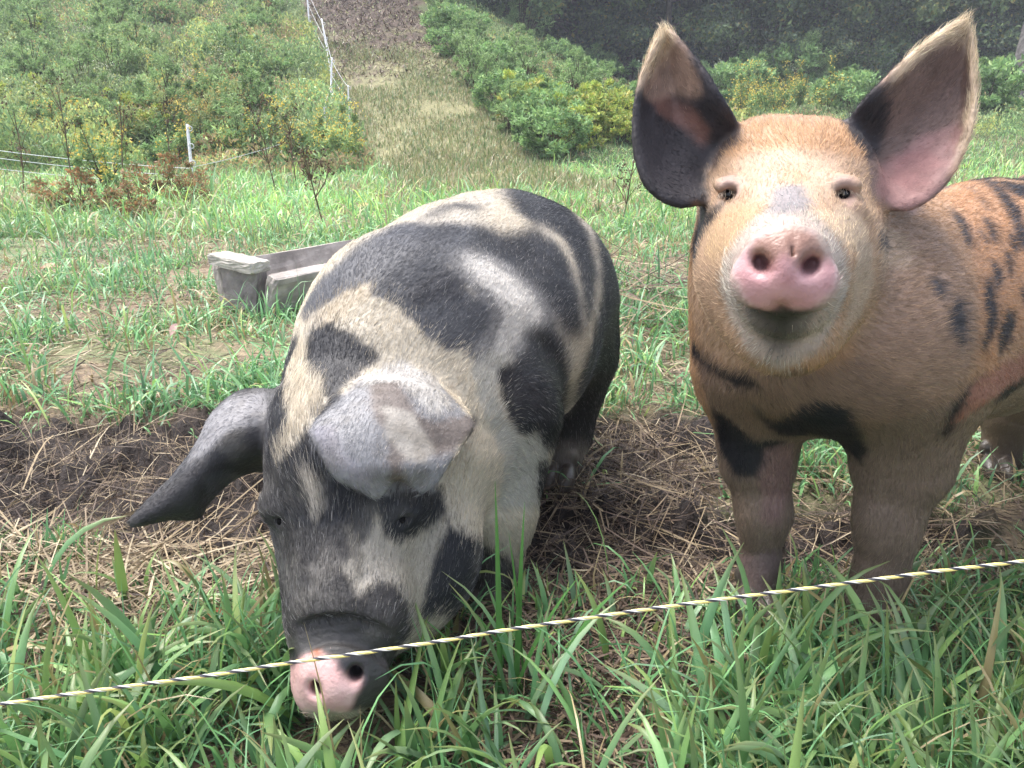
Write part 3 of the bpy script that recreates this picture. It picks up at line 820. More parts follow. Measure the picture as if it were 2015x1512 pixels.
def grow_hair(name, V, F, N, flow, cols, hl, bz, count, parent, mat, lift=.24, rad=.00023, seed=1, jitter=.16, tint=.25, salt=0, hop=3.2, smear=.006):
    rg = np.random.default_rng(seed)
    a, b, c, d = [V[F[:, i]] for i in range(4)]
    area = np.linalg.norm(np.cross(c - a, d - b), axis=1) / 2
    fb = bz[F].mean(1); fl = hl[F].mean(1)
    area = area * (fb < .35) * (fl > .002)
    # hair that can be seen lies on skin turned towards the yard side
    pick = rg.choice(len(F), count, p=area / area.sum())
    s, t = rg.random(count)[:, None], rg.random(count)[:, None]
    w = [(1 - s) * (1 - t), s * (1 - t), s * t, (1 - s) * t]
    f4 = F[pick]
    P = sum(wi * V[f4[:, i]] for i, wi in enumerate(w))
    Nn = unit(sum(wi * N[f4[:, i]] for i, wi in enumerate(w)))
    D = sum(wi * flow[f4[:, i]] for i, wi in enumerate(w))
    idx = f4[np.arange(count), rg.integers(0, 4, count)]
    nb = np.full((len(V), 4), -1)
    for i in range(4): nb[F[:, i], i] = F[:, (i + 1) % 4]
    nb = np.where(nb < 0, np.arange(len(V))[:, None], nb)
    hops = np.abs(rg.normal(0, hop, count)).astype(int); dirn = rg.integers(0, 4, count); ci = idx.copy()
    for st in range(14):
        mv = hops > st
        ci[mv] = nb[ci[mv], np.where(rg.random(mv.sum()) < .6, dirn[mv], rg.integers(0, 4, mv.sum()))]
    Cc = cols[ci].copy()
    kv = KDTree(len(V))
    for i in range(0, len(V)): kv.insert(V[i], i)
    kv.balance()
    Du = unit(D - (D * Nn).sum(1, keepdims=True) * Nn)
    sm = rg.random(count) < .55
    Q = P[sm] + Du[sm] * rg.normal(0, smear, (sm.sum(), 1))
    Cc[sm] = cols[[kv.find(q)[1] for q in Q]]
    Ln = hl[idx] * rg.uniform(.6, 1.25, count)
    D = D - (D * Nn).sum(1, keepdims=True) * Nn
    D = unit(D + 1e-5) + rg.normal(0, jitter, (count, 3)) + np.stack([fbm(P, 14, 2, seed + q) for q in (5, 6, 7)], 1) * .5
    D = unit(D - (D * Nn).sum(1, keepdims=True) * Nn)
    lf = lift * rg.uniform(.6, 1.5, (count, 1))
    d0 = unit(D + Nn * lf * 1.3); d1 = unit(D + Nn * lf * .5); d2 = unit(D + Nn * lf * -.05 + rg.normal(0, .12, (count, 3)))
    L3 = (Ln / 3)[:, None]
    p0 = P - Nn * .0008; p1 = p0 + d0 * L3; p2 = p1 + d1 * L3; p3 = p2 + d2 * L3
    pts = np.stack((p0, p1, p2, p3), 1).reshape(-1, 3)
    lum = Cc.mean(1)
    sl = (rg.random(count) < salt) & (lum < .3) & (hl[idx] > .0095); Cc[sl] = Cc[sl] * .5 + np.array((.21, .205, .20)) * rg.uniform(.4, 1.3, (sl.sum(), 1))
    k = rg.normal(1, tint, (count, 1))
    Cc = np.clip(Cc * np.clip(k, .4, 1.7), 0.008, .95)
    hc = bpy.data.hair_curves.new(name)
    hc.add_curves([4] * count)
    hc.attributes['position'].data.foreach_set('vector', pts.astype(np.float32).ravel())
    ra = hc.attributes.get('radius') or hc.attributes.new('radius', 'FLOAT', 'POINT')
    rr = np.tile(np.array([1, .9, .65, .12], np.float32), count) * np.repeat(rg.uniform(.7, 1.2, count), 4).astype(np.float32) * rad
    ra.data.foreach_set('value', rr.astype(np.float32))
    ca = hc.attributes.new('Col', 'FLOAT_COLOR', 'CURVE')
    cc = np.ones((count, 4), np.float32); cc[:, :3] = Cc
    ca.data.foreach_set('color', cc.ravel())
    hc.materials.append(mat)
    o = bpy.data.objects.new(name, hc)
    col.objects.link(o)
    o.parent = parent
    o.matrix_parent_inverse = Matrix.Translation(parent.location).inverted()
    return o

def normals_of(V, F):
    n = np.cross(V[F[:, 2]] - V[F[:, 0]], V[F[:, 3]] - V[F[:, 1]])
    N = np.zeros_like(V)
    for i in range(4):
        for k in range(3):
            N[:, k] += np.bincount(F[:, i], n[:, k], len(V))
    return unit(N)
def smooth_field(A, F, nv, it=6):
    E = np.concatenate([F[:, [0, 1]], F[:, [1, 2]], F[:, [2, 3]], F[:, [3, 0]]])
    for _ in range(it):
        S = A.copy(); n = np.ones(nv)
        for k in range(A.shape[1]):
            S[:, k] += np.bincount(E[:, 0], A[E[:, 1], k], nv) + np.bincount(E[:, 1], A[E[:, 0], k], nv)
        n += np.bincount(E[:, 0], None, nv) + np.bincount(E[:, 1], None, nv)
        A = S / n[:, None]
    return A
HAIR_MAT = None
def hair_material():
    m, nt, b = new_mat('coat_hair')
    a = nt.nodes.new('ShaderNodeAttribute'); a.attribute_name = 'Col'
    nt.links.new(a.outputs['Color'], b.inputs['Base Color'])
    b.inputs['Roughness'].default_value = .42
    b.inputs['Specular IOR Level'].default_value = .45
    t = nt.nodes.new('ShaderNodeBsdfTranslucent'); mx = nt.nodes.new('ShaderNodeMixShader'); mx.inputs[0].default_value = .25
    nt.links.new(a.outputs['Color'], t.inputs['Color'])
    nt.links.new(b.outputs[0], mx.inputs[1]); nt.links.new(t.outputs[0], mx.inputs[2])
    nt.links.new(mx.outputs[0], nt.nodes['Material Output'].inputs['Surface'])
    return m
def sphere_mesh(name, c, r, mat, parent, sc=(1, 1, 1)):
    n, k = 20, 12
    V = [(0, 0, 1)]; F3 = []; F4 = []
    for i in range(1, k):
        for j in range(n):
            a, b = math.pi * i / k, 2 * math.pi * j / n
            V.append((math.sin(a) * math.cos(b), math.sin(a) * math.sin(b), math.cos(a)))
    V.append((0, 0, -1))
    for j in range(n):
        F3.append((0, 1 + j, 1 + (j + 1) % n)); e = len(V) - 1; o = 1 + (k - 2) * n
        F3.append((e, o + (j + 1) % n, o + j))
    for i in range(k - 2):
        for j in range(n):
            F4.append((1 + i * n + j, 1 + (i + 1) * n + j, 1 + (i + 1) * n + (j + 1) % n, 1 + i * n + (j + 1) % n))
    V = np.array(V) * np.array(sc) * r + np.array(c)
    return mesh_obj(name, V, [np.array(F3), np.array(F4)], mat, parent, smooth=True)

def build_pig(label, shape, coat, base, lo, hi, h, box, count, hlen0, eyes, seed, loc, snout, salt=0, hop=3.2, dark_spots=BLK):
    P, E = shape
    f = animal_field(P, E)
    V, F = surface_nets(f, lo, hi, h)
    N = normals_of(V, F)
    sn = np.array(snout)
    wd = sstep(.20, .38, np.linalg.norm(V - sn, axis=1)) * sstep(.0, .12, V[:, 2])
    for e in E: wd = wd * sstep(.0, .03, np.maximum(e.d(V), 0))
    V = V + N * ((fbm(V, 10, 3, seed + 80) * .0055 + fbm(V * np.array((1, 1, .45)), 34, 2, seed + 81) * .0014) * wd)[:, None]
    N = normals_of(V, F)
    fl = flow_field(P, E, V)
    fl = smooth_field(fl, F, len(V), 8)
    cols, hl, bz, dist = paint(V, F, coat, base, box, hlen0, seed=seed)
    fade = sstep(.03, .10, dist)
    hl = hl * (1 - fade) + hlen0 * fade
    if dark_spots is not None:     # the flank turned away from the yard is spotted too
        sp = sstep(.22, .34, fbm(V, 15, 2, seed + 70)) * sstep(.03, .07, dist) * sstep(.2, .35, V[:, 2])
        cols = cols * (1 - sp[:, None]) + np.array(dark_spots) * sp[:, None]
    # short bristles where an ear lies, none on hooves
    for p in P:
        if getattr(p, 'hoof', 0):
            m = prim_d(p, V) < .004
            cols[m] = (.05, .045, .04); bz[m] = 1
    # mud and dirt on the lower legs
    if salt:
        wgt = sstep(.42, .30, V[:, 2]) * sstep(1.15, 1.05, V[:, 1]) * (cols.mean(1) < .2) * (bz < .5)
        mt = sstep(.10, .5, fbm(V, 30, 4, seed + 50)) * .6
        cols = cols * (1 - (wgt * mt)[:, None]) + np.array((.15, .14, .125)) * (wgt * mt)[:, None]
        w2 = (cols.mean(1) > .3) * sstep(.05, .5, fbm(V, 9, 3, seed + 60)) * .45
        cols = cols * (1 - w2[:, None]) + np.array((.40, .38, .36)) * w2[:, None]
    g = sstep(.17, .02, V[:, 2]) * (.45 + .55 * sstep(-.2, .4, fbm(V, 22, 3, seed + 9)))
    mud = np.array((.085, .068, .052))
    cols = cols * (1 - .75 * g[:, None]) + mud * .75 * g[:, None]
    if salt:
        sm_ = smooth_field(cols, F, len(V), 26); wb = sstep(1.10, 1.22, V[:, 1])[:, None]
        cols = smooth_field(cols, F, len(V), 2) * (1 - wb) + sm_ * wb
    else: cols = smooth_field(cols, F, len(V), 3)
    for e in E:     # dried mud and veins on the ears
        m = e.d(V) < .006
        q = V[m]; mt = sstep(.05, .4, fbm(q, 38, 4, seed + 90))[:, None] * .5
        cols[m] = cols[m] * (1 + .25 * fbm(q, 90, 2, seed + 91)[:, None]) * (1 - mt) + cols[m] * np.array((.62, .58, .52)) * mt
    t = fbm(V, 30, 4, seed + 30)[:, None]
    cols = cols * (1 + (bz[:, None] > .5) * np.array((.18, .30, .30)) * fbm(V, 70, 3, seed + 31)[:, None])
    skin = cols * (1 + .18 * t)
    skin = skin * np.where(bz[:, None] > .5, 1.0, .62) + np.where(bz[:, None] > .5, 0, 1) * cols.mean(1, keepdims=True) * np.array((.10, .095, .085) if salt else (.16, .07, .06))
    sm = attr_mat('pig_skin', rough=.55, spec=.35, bump=(190, .8, .0016), wet=.30)
    root = empty('pig', loc)
    root['label'] = label; root['category'] = 'pig'
    body = mesh_obj('body', V, F, sm, root, smooth=True, colors=np.hstack((np.clip(skin, .01, .9), np.clip(bz, 0, 1)[:, None])))
    global HAIR_MAT
    HAIR_MAT = HAIR_MAT or hair_material()
    # coat hair: more where the photograph shows it
    keep = np.ones(len(F))
    mixc = cols.copy()
    j = np.random.default_rng(seed).integers(0, len(V), 1)
    grow_hair('hair', V, F, N, fl, mixc, hl, bz, count, root, HAIR_MAT, seed=seed, salt=salt, hop=hop, smear=.014 if salt else .005)
    em, nt, b = new_mat('eye_dark')
    b.inputs['Base Color'].default_value = (.006, .005, .005, 1); b.inputs['Roughness'].default_value = .6 if salt else .2
    if salt: b.inputs['Specular IOR Level'].default_value = .1
    for (u, v, r, lash) in eyes:
        d = skin_hit(P, u, v)
        sphere_mesh('eye', at(u, v, d + r * .35), r, em, root, sc=(.85, 1, 1.1))
        if lash: lashes(u, v, d, r, root, seed)
    return root, V, F, N
def lashes(u, v, d, r, root, seed):
    d = d - .001
    rg = np.random.default_rng(seed + int(u))
    n = 18
    a = np.linspace(-1.3, 1.3, n)
    c = at(u, v, d)
    right = np.array((1., 0, 0)); up = np.array((0, .35, .94)); fw = np.array((0, -.94, -.2))
    p0 = c + right * (np.sin(a) * r * 1.0)[:, None] + up * (np.cos(a) * r * .85)[:, None]
    p1 = p0 + fw * .006 + right * (np.sin(a) * .004)[:, None] + up * .001
    p2 = p1 + fw * .005 - up * .001 + rg.normal(0, .001, (n, 3))
    p3 = p2 + fw * .004 + right * (np.sin(a) * .003)[:, None] - up * .002
    hc = bpy.data.hair_curves.new('lashes'); hc.add_curves([4] * n)
    hc.attributes['position'].data.foreach_set('vector', np.stack((p0, p1, p2, p3), 1).astype(np.float32).ravel())
    ra = hc.attributes.get('radius') or hc.attributes.new('radius', 'FLOAT', 'POINT')
    ra.data.foreach_set('value', np.tile(np.array([.25, .22, .16, .05], np.float32) * .001, n))
    ca = hc.attributes.new('Col', 'FLOAT_COLOR', 'CURVE')
    ca.data.foreach_set('color', np.tile(np.array([.6, .5, .38, 1], np.float32), n))
    hc.materials.append(HAIR_MAT)
    o = bpy.data.objects.new('eyelashes', hc); col.objects.link(o); o.parent = root
    o.matrix_parent_inverse = Matrix.Translation(root.location).inverted()

boar_eyes = [(792, 1024, .0055, 0), (552, 1026, .0055, 0)]
ginger_eyes = [(1434, 385, .0090, 1), (1661, 383, .0090, 1)]
def build_animals(h=.0035, hairs=110000):
    build_pig('black and cream spotted pig with floppy ears lowering its snout into the grass', spotted_boar_shape(), boar_coat(), CRM,
              (-.55, .65, -.02), (.32, 2.05, .68), h, (240, 360, 1235, 1410), hairs, .012, boar_eyes, 3, (-.05, 1.4, 0), at(668, 1330, .968), .16, 8)
    build_pig('ginger pig with black spots and upright ears facing the camera', ginger_pig_shape(), ginger_coat(), GIN,
              (.1, .55, -.02), (1.35, 1.75, .90), h, (1240, 30, 2100, 1300), hairs, .012, ginger_eyes, 11, (.7, 1.2, 0), at(1544, 535, .742), 0, 4.5)
# ================================================================ ground sheet
def ground_color(x, y, z):
    P = np.stack((x, y, np.zeros_like(x)), 1)
    m = mud_field(x, y) * sstep(9, 3, y)
    n1, n2, n3 = fbm(P, 1.2, 4, 31), fbm(P, 9, 4, 33), fbm(P, 55, 2, 37)
    soil = np.array((.021, .0155, .0135)); thatch = np.array((.20, .15, .10)); moss = np.array((.11, .155, .06))
    c = thatch[None] * (1 + .35 * n3[:, None])
    g = (sstep(-.25, .35, n2 + n1) * .6 + sstep(3.6, 5.5, y) * .35)[:, None]
    c = c * (1 - g) + moss * g
    c = c * (1 - m[:, None]) + (soil * (1 + .35 * n3[:, None] + .2 * n2[:, None])) * m[:, None]
    q = x - path_edge(y)
    w = path_width(y)
    onp = sstep(-w - .5, -w + .3, q + n1 * .5) * sstep(.6, -.2, q + n1 * .5) * sstep(6.5, 8.5, y)
    pc = np.array((.20, .19, .095))[None] * (1 + .3 * n2[:, None])
    c = c * (1 - onp[:, None]) + pc * onp[:, None]
    dirt = onp * sstep(15.5, 19.0, y + n1 * 3.5 + n2 * 2.5)
    c = c * (1 - dirt[:, None]) + np.array((.072, .050, .038)) * (1 + .5 * n2[:, None] + .4 * n3[:, None]) * dirt[:, None]
    veg = (1 - onp) * sstep(8.5, 11, y)
    c = c * (1 - veg[:, None]) + np.array((.05, .075, .025)) * (1 + .3 * n2[:, None]) * veg[:, None]
    return np.clip(c, .01, .8)
def build_ground():
    R, Cn = 620, 560
    t = np.linspace(0, 1, R)
    y = -1.3 + 1.5 * (np.exp(t * 4.55) - 1)
    w = (y + 2.4)
    s = np.linspace(-1, 1, Cn); s = np.sign(s) * (np.abs(s) * .75 + .65 * np.abs(s) ** 3)
    X = w[:, None] * s[None] ; Y = np.repeat(y[:, None], Cn, 1)
    x, yy = X.ravel(), Y.ravel()
    z = height(x, yy)
    i = np.arange((R - 1) * Cn).reshape(R - 1, Cn)[:, :-1].ravel()
    F = np.stack((i, i + 1, i + 1 + Cn, i + Cn), 1)
    m = attr_mat('soil', rough=.75, spec=.25, bump=(70, .7, .02), noise_mix=(35, .7, 1.35))
    o = mesh_obj('ground', np.stack((x, yy, z), 1), F, m, smooth=True, colors=ground_color(x, yy, z))
    tag(o, kind='structure')
    return o

# ================================================================ blades: grass and straw
def blades(base, ang, lean, length, width, bend, colors, segs=5, twist=None, crease=False, tipw=.05, tip_col=None, droop=1.0):
    """one mesh of many blades. base (n,3); ang heading; lean angle from vertical at the root; bend added along the length"""
    n = len(base)
    k = segs + 1
    ts = np.linspace(0, 1, k)
    pos = base.copy(); a = lean.copy()
    hx, hy = np.cos(ang), np.sin(ang)
    sx, sy = -hy, hx
    cen = np.empty((n, k, 3)); dirs = np.empty((n, k, 3))
    step = length / segs
    for j in range(k):
        d = np.stack((np.sin(a) * hx, np.sin(a) * hy, np.cos(a)), 1)
        cen[:, j] = pos; dirs[:, j] = d
        pos = pos + d * step[:, None]
        a = a + bend / segs * (droop * (.4 + 1.2 * ts[j]))
    tw = np.zeros(n) if twist is None else twist
    side0 = np.stack((sx, sy, np.zeros(n)), 1)
    wp = np.sin(np.clip(ts * 1.02 + .22, 0, 1.2) / 1.22 * math.pi) ** .8
    wp[-1] = tipw
    V = []
    cols = []
    for j in range(k):
        t = tw * ts[j]
        nn = np.cross(dirs[:, j], side0)
        sd = side0 * np.cos(t)[:, None] + nn * np.sin(t)[:, None]
        w = (width * wp[j] * .5)[:, None]
        V.append(cen[:, j] - sd * w)
        if crease:
            V.append(cen[:, j] - np.cross(sd, dirs[:, j]) * w * .45)
        V.append(cen[:, j] + sd * w)
        shade = colors if tip_col is None else colors * (1 - ts[j] ** 3)[..., None] + tip_col * (ts[j] ** 3)
        for _ in range(3 if crease else 2): cols.append(shade)
    m = 3 if crease else 2
    V = np.stack(V, 1).reshape(-1, 3); cols = np.stack(cols, 1).reshape(-1, 3)
    b = np.arange(n)[:, None] * (k * m)
    F = []
    for j in range(segs):
        for q in range(m - 1):
            o = b[:, 0] + j * m + q
            F.append(np.stack((o, o + 1, o + 1 + m, o + m), 1))
    return V, np.concatenate(F), cols
class Acc:
    def __init__(s): s.V, s.F, s.C, s.n = [], [], [], 0
    def add(s, V, F, C):
        s.V.append(V); s.F.append(F + s.n); s.C.append(C); s.n += len(V)
    def build(s, name, mat, parent=None, smooth=True):
        return mesh_obj(name, np.concatenate(s.V), np.concatenate(s.F), mat, parent, smooth=smooth, colors=np.clip(np.concatenate(s.C), .004, .95))
FOOT = []   # (x, y, r): where animals stand or lower their heads; no blade grows through them
def spots(n, x0, x1, y0, y1, rg, wedge=True):
    y = rg.uniform(y0, y1, n)
    if wedge:
        x = (y + .5) * rg.uniform(x0, x1, n)
    else:
        x = rg.uniform(x0, x1, n)
    return x, y
GREENS = np.array([(.085, .200, .075), (.11, .245, .085), (.07, .165, .070), (.15, .27, .075), (.12, .22, .11), (.22, .30, .09)])
def pick_greens(n, rg, w=(.26, .26, .2, .12, .12, .04)):
    c = GREENS[rg.choice(len(GREENS), n, p=w)]
    return c * rg.uniform(.8, 1.4, (n, 1)) * np.array((1.46, 1.38, 1.50))
def tufted(nt, per, x0, x1, y0, y1, rg, dens, spread, wedge=True):
    x, y = spots(nt * 3, x0, x1, y0, y1, rg, wedge)
    p = dens(x, y)
    k = rg.random(len(x)) < p
    x, y = x[k][:nt], y[k][:nt]
    n = len(x)
    X = np.repeat(x, per) + rg.normal(0, spread, n * per)
    Y = np.repeat(y, per) + rg.normal(0, spread, n * per)
    hue = np.repeat(rg.normal(0, 1, n), per)
    size = np.repeat(rg.uniform(.7, 1.25, n), per)
    return X, Y, hue, size
def build_grass():
    rg = np.random.default_rng(21)
    mat = attr_mat('grass_blade', rough=.38, spec=.5, transl=.28)
    A = Acc()
    def keep(x, y):
        k = np.ones(len(x), bool)
        for fx, fy, fr in FOOT: k &= (x - fx) ** 2 + (y - fy) ** 2 > fr * fr
        return k
    # tall broad blades along the fence line, nearest the camera
    def d_near(x, y):
        P = np.stack((x, y, np.zeros_like(x)), 1)
        n = fbm(P, 3.2, 3, 40)
        bare = sstep(.26, .10, np.hypot((x - .10) / 1.1, y - .88)) * .85
        edge = 1.00 + .10 * (x > 0) + .06 * n
        return np.clip((.62 + 1.3 * n) * (1 - mud_field(x, y) * .98) * (1 - bare) + .12 * (x > .25), 0, 1) * sstep(edge + .08, edge - .08, y)
    X, Y, hue, size = tufted(820, 7, -.80, .80, .50, 1.12, rg, d_near, .026)
    k = keep(X, Y); X, Y, hue, size = X[k], Y[k], hue[k], size[k]; n = len(X)
    ln = rg.gamma(6, .022, n) * size * (.6 + .45 * (Y < .92)); ln = np.clip(ln, .04, .24)
    c = pick_greens(n, rg) * (1 + .08 * hue[:, None]); c[:, 2] *= 1 + .10 * np.clip(hue, -1, 2)
    dead = rg.random(n) < .05; c[dead] = np.array((.34, .26, .13)) * rg.uniform(.7, 1.2, (dead.sum(), 1))
    B = np.stack((X, Y, height(X, Y) - .01), 1)
    A.add(*blades(B, rg.uniform(0, 2 * np.pi, n), np.abs(rg.normal(.30, .35, n)), ln, rg.uniform(.0055, .0140, n) * (.75 + 1.5 * ln), rg.gamma(2.2, .55, n), c, 7, rg.normal(0, .7, n), True, tip_col=np.array((.20, .22, .08))))
    # finer, longer, arching blades mixed in
    X, Y, hue, size = tufted(900, 8, -.82, .82, .48, 1.16, rg, d_near, .035)
    k = keep(X, Y); X, Y, hue, size = X[k], Y[k], hue[k], size[k]; n = len(X)
    ln = np.clip(rg.gamma(6, .021, n) * size * (.65 + .4 * (Y < .92)), .04, .24)
    c = pick_greens(n, rg) * 1.08
    dead = rg.random(n) < .16; c[dead] = np.array((.40, .32, .17)) * rg.uniform(.7, 1.2, (dead.sum(), 1))
    B = np.stack((X, Y, height(X, Y) - .01), 1)
    A.add(*blades(B, rg.uniform(0, 2 * np.pi, n), np.abs(rg.normal(.35, .4, n)), ln, rg.uniform(.0018, .0042, n), rg.gamma(2.6, .75, n), c, 6, rg.normal(0, .9, n)))
    # short undergrowth
    X, Y, hue, size = tufted(2600, 9, -.9, .9, .45, 1.9, rg, lambda x, y: np.clip(.6 + fbm(np.stack((x, y, x * 0), 1), 4, 3, 44) - mud_field(x, y) * 1.6, 0, 1), .022)
    k = keep(X, Y); X, Y, hue, size = X[k], Y[k], hue[k], size[k]; n = len(X)
    ln = rg.gamma(5, .010, n) * size
    c = pick_greens(n, rg) * .95
    dead = rg.random(n) < .16; c[dead] = np.array((.32, .24, .13)) * rg.uniform(.6, 1.3, (dead.sum(), 1))
    B = np.stack((X, Y, height(X, Y) - .005), 1)
    A.add(*blades(B, rg.uniform(0, 2 * np.pi, n), np.abs(rg.normal(.35, .35, n)), ln, rg.uniform(.0025, .006, n), rg.gamma(2.2, .5, n), c, 4, rg.normal(0, .6, n)))
    # middle distance
    def d_mid(x, y):
        P = np.stack((x, y, np.zeros_like(x)), 1)
        n = fbm(P, 2.2, 3, 50)
        worn = sstep(.9, .2, np.hypot((x + 1.5) / 1.3, (y - 2.95) / .45)) * .75
        worn = np.maximum(worn, sstep(.7, .2, np.hypot((x - .6) / .6, (y - 2.15) / .3)) * .6)
        return np.clip((.62 + 1.2 * n) * (1 - mud_field(x, y)) * (1 - worn), 0, 1)
    X, Y, hue, size = tufted(6800, 9, -.95, .95, 1.4, 5.2, rg, d_mid, .035)
    k = keep(X, Y); X, Y, hue, size = X[k], Y[k], hue[k], size[k]; n = len(X)
    big = np.repeat(rg.random(n // 9 + 1) < .16, 9)[:n]
    ln = rg.gamma(5, .014, n) * size * np.where(big, 1.8, 1); ln = np.clip(ln, .03, .24)
    c = pick_greens(n, rg) * (1.05 + .10 * hue[:, None])
    dead = rg.random(n) < np.clip(.14 - .8 * fbm(np.stack((X, Y, X * 0), 1), 1.6, 3, 52), .06, .6); c[dead] = np.array((.36, .28, .15)) * rg.uniform(.7, 1.2, (dead.sum(), 1))
    B = np.stack((X, Y, height(X, Y) - .005), 1)
    A.add(*blades(B, rg.uniform(0, 2 * np.pi, n), np.abs(rg.normal(.5, .4, n)), ln, rg.uniform(.003, .0085, n), rg.gamma(2.6, .75, n), c, 4, rg.normal(0, .6, n)))
    o = A.build('grass', mat); tag(o, 'long green and yellowing grass blades around the pigs and the string', None, kind='stuff')
    # far grass: the lush strip in the dip, then short turf on the track
    A = Acc()
    def d_far(x, y):
        q = x - path_edge(y)
        onp = (q > -path_width(y)) & (q < .2) & (y > 7.5)
        P = np.stack((x, y, np.zeros_like(x)), 1)
        return np.clip(.75 + .8 * fbm(P, .9, 3, 60), .15, 1) * np.where(onp, .0, 1)
    X, Y, hue, size = tufted(13000, 8, -.9, .95, 4.6, 13.5, rg, d_far, .07)
    n = len(X)
    ln = rg.gamma(5, .022, n) * size * (1 + .5 * sstep(.1, .5, fbm(np.stack((X, Y, X * 0), 1), .8, 2, 61)))
    ln = ln * np.where(X > .4, .75, 1)
    c = (pick_greens(n, rg, (.15, .3, .1, .25, .1, .1)) * 1.15 + np.array((.01, .03, .0)) * hue[:, None]) * (1 + .45 * fbm(np.stack((X, Y, X * 0), 1), .6, 3, 63)[:, None])
    mo = fbm(np.stack((X, Y, X * 0), 1), 1.3, 3, 64); c = c * (1 + .45 * mo[:, None]) * np.array((1.0, .94, .86))
    dead = rg.random(n) < np.clip(.14 + .5 * sstep(.1, .5, -mo), 0, .6); c[dead] = np.array((.38, .31, .18)) * rg.uniform(.6, 1.2, (dead.sum(), 1))
    B = np.stack((X, Y, height(X, Y) - .01), 1)
    A.add(*blades(B, rg.uniform(0, 2 * np.pi, n), np.abs(rg.normal(.45, .4, n)), ln, rg.uniform(.006, .013, n), rg.gamma(2.8, .75, n), c * 1.05, 3, rg.normal(0, .6, n)))
    # track turf
    y = 7.2 + 15.0 * rg.random(60000) ** .8
    x = path_edge(y) - rg.random(60000) * path_width(y) * 1.1 + .15
    P = np.stack((x, y, x * 0), 1)
    k = rg.random(60000) < np.clip(.75 + fbm(P, 1.1, 3, 66) * 1.4 - 1.3 * sstep(15, 19.5, y + fbm(P, .8, 2, 67) * 3), .02, 1)
    x, y = x[k], y[k]; n = len(x)
    c = np.array([(.26, .26, .12), (.17, .24, .09), (.34, .29, .17), (.13, .21, .08)])[rg.choice(4, n, p=(.35, .25, .2, .2))] * rg.uniform(.7, 1.25, (n, 1))
    B = np.stack((x, y, height(x, y) - .005), 1)
    A.add(*blades(B, rg.uniform(0, 2 * np.pi, n), np.abs(rg.normal(.5, .3, n)), rg.gamma(5, .014, n), rg.uniform(.006, .016, n), rg.gamma(2, .4, n), c, 2))
    o = A.build('field_grass', mat); tag(o, 'lush grass strip in the dip and worn turf on the track behind the pigs', None, kind='stuff')

    # the tall tuft standing in front of the spotted pig: real blades, one plant
    A = Acc()
    g0 = ground_at(1015, 1395)
    heads = [(-.02, .34, .3), (.0, .30, .1), (.012, .27, -.2), (-.012, .22, .9), (.02, .20, .6), (-.03, .19, 2.4), (.03, .24, 3.0), (.008, .18, 4.0), (-.006, .15, 5.0)]
    n = len(heads)
    B = np.array([(g0[0] + h[0], g0[1] + .01 * (i % 3), g0[2] - .01) for i, h in enumerate(heads)])
    ln = np.array([h[1] for h in heads])
    A.add(*blades(B, np.array([1.9, 1.2, 3.4, .3, 2.9, 3.3, .2, 2.0, 4.0]), np.array([.02, .06, .05, .3, .35, .4, .3, .5, .4]), ln, np.full(n, .0085), np.array([.08, .12, .1, .5, .7, .5, .8, .9, .6]), np.tile(np.array((.085, .215, .055)), (n, 1)), 8, np.array([.3, -.4, .5, .2, 0, 0, .3, .4, 0]), True))
    o = A.build('grass_tuft', mat); tag(o, 'tall upright tuft of bright green blades rising in front of the spotted pig', 'grass tuft')

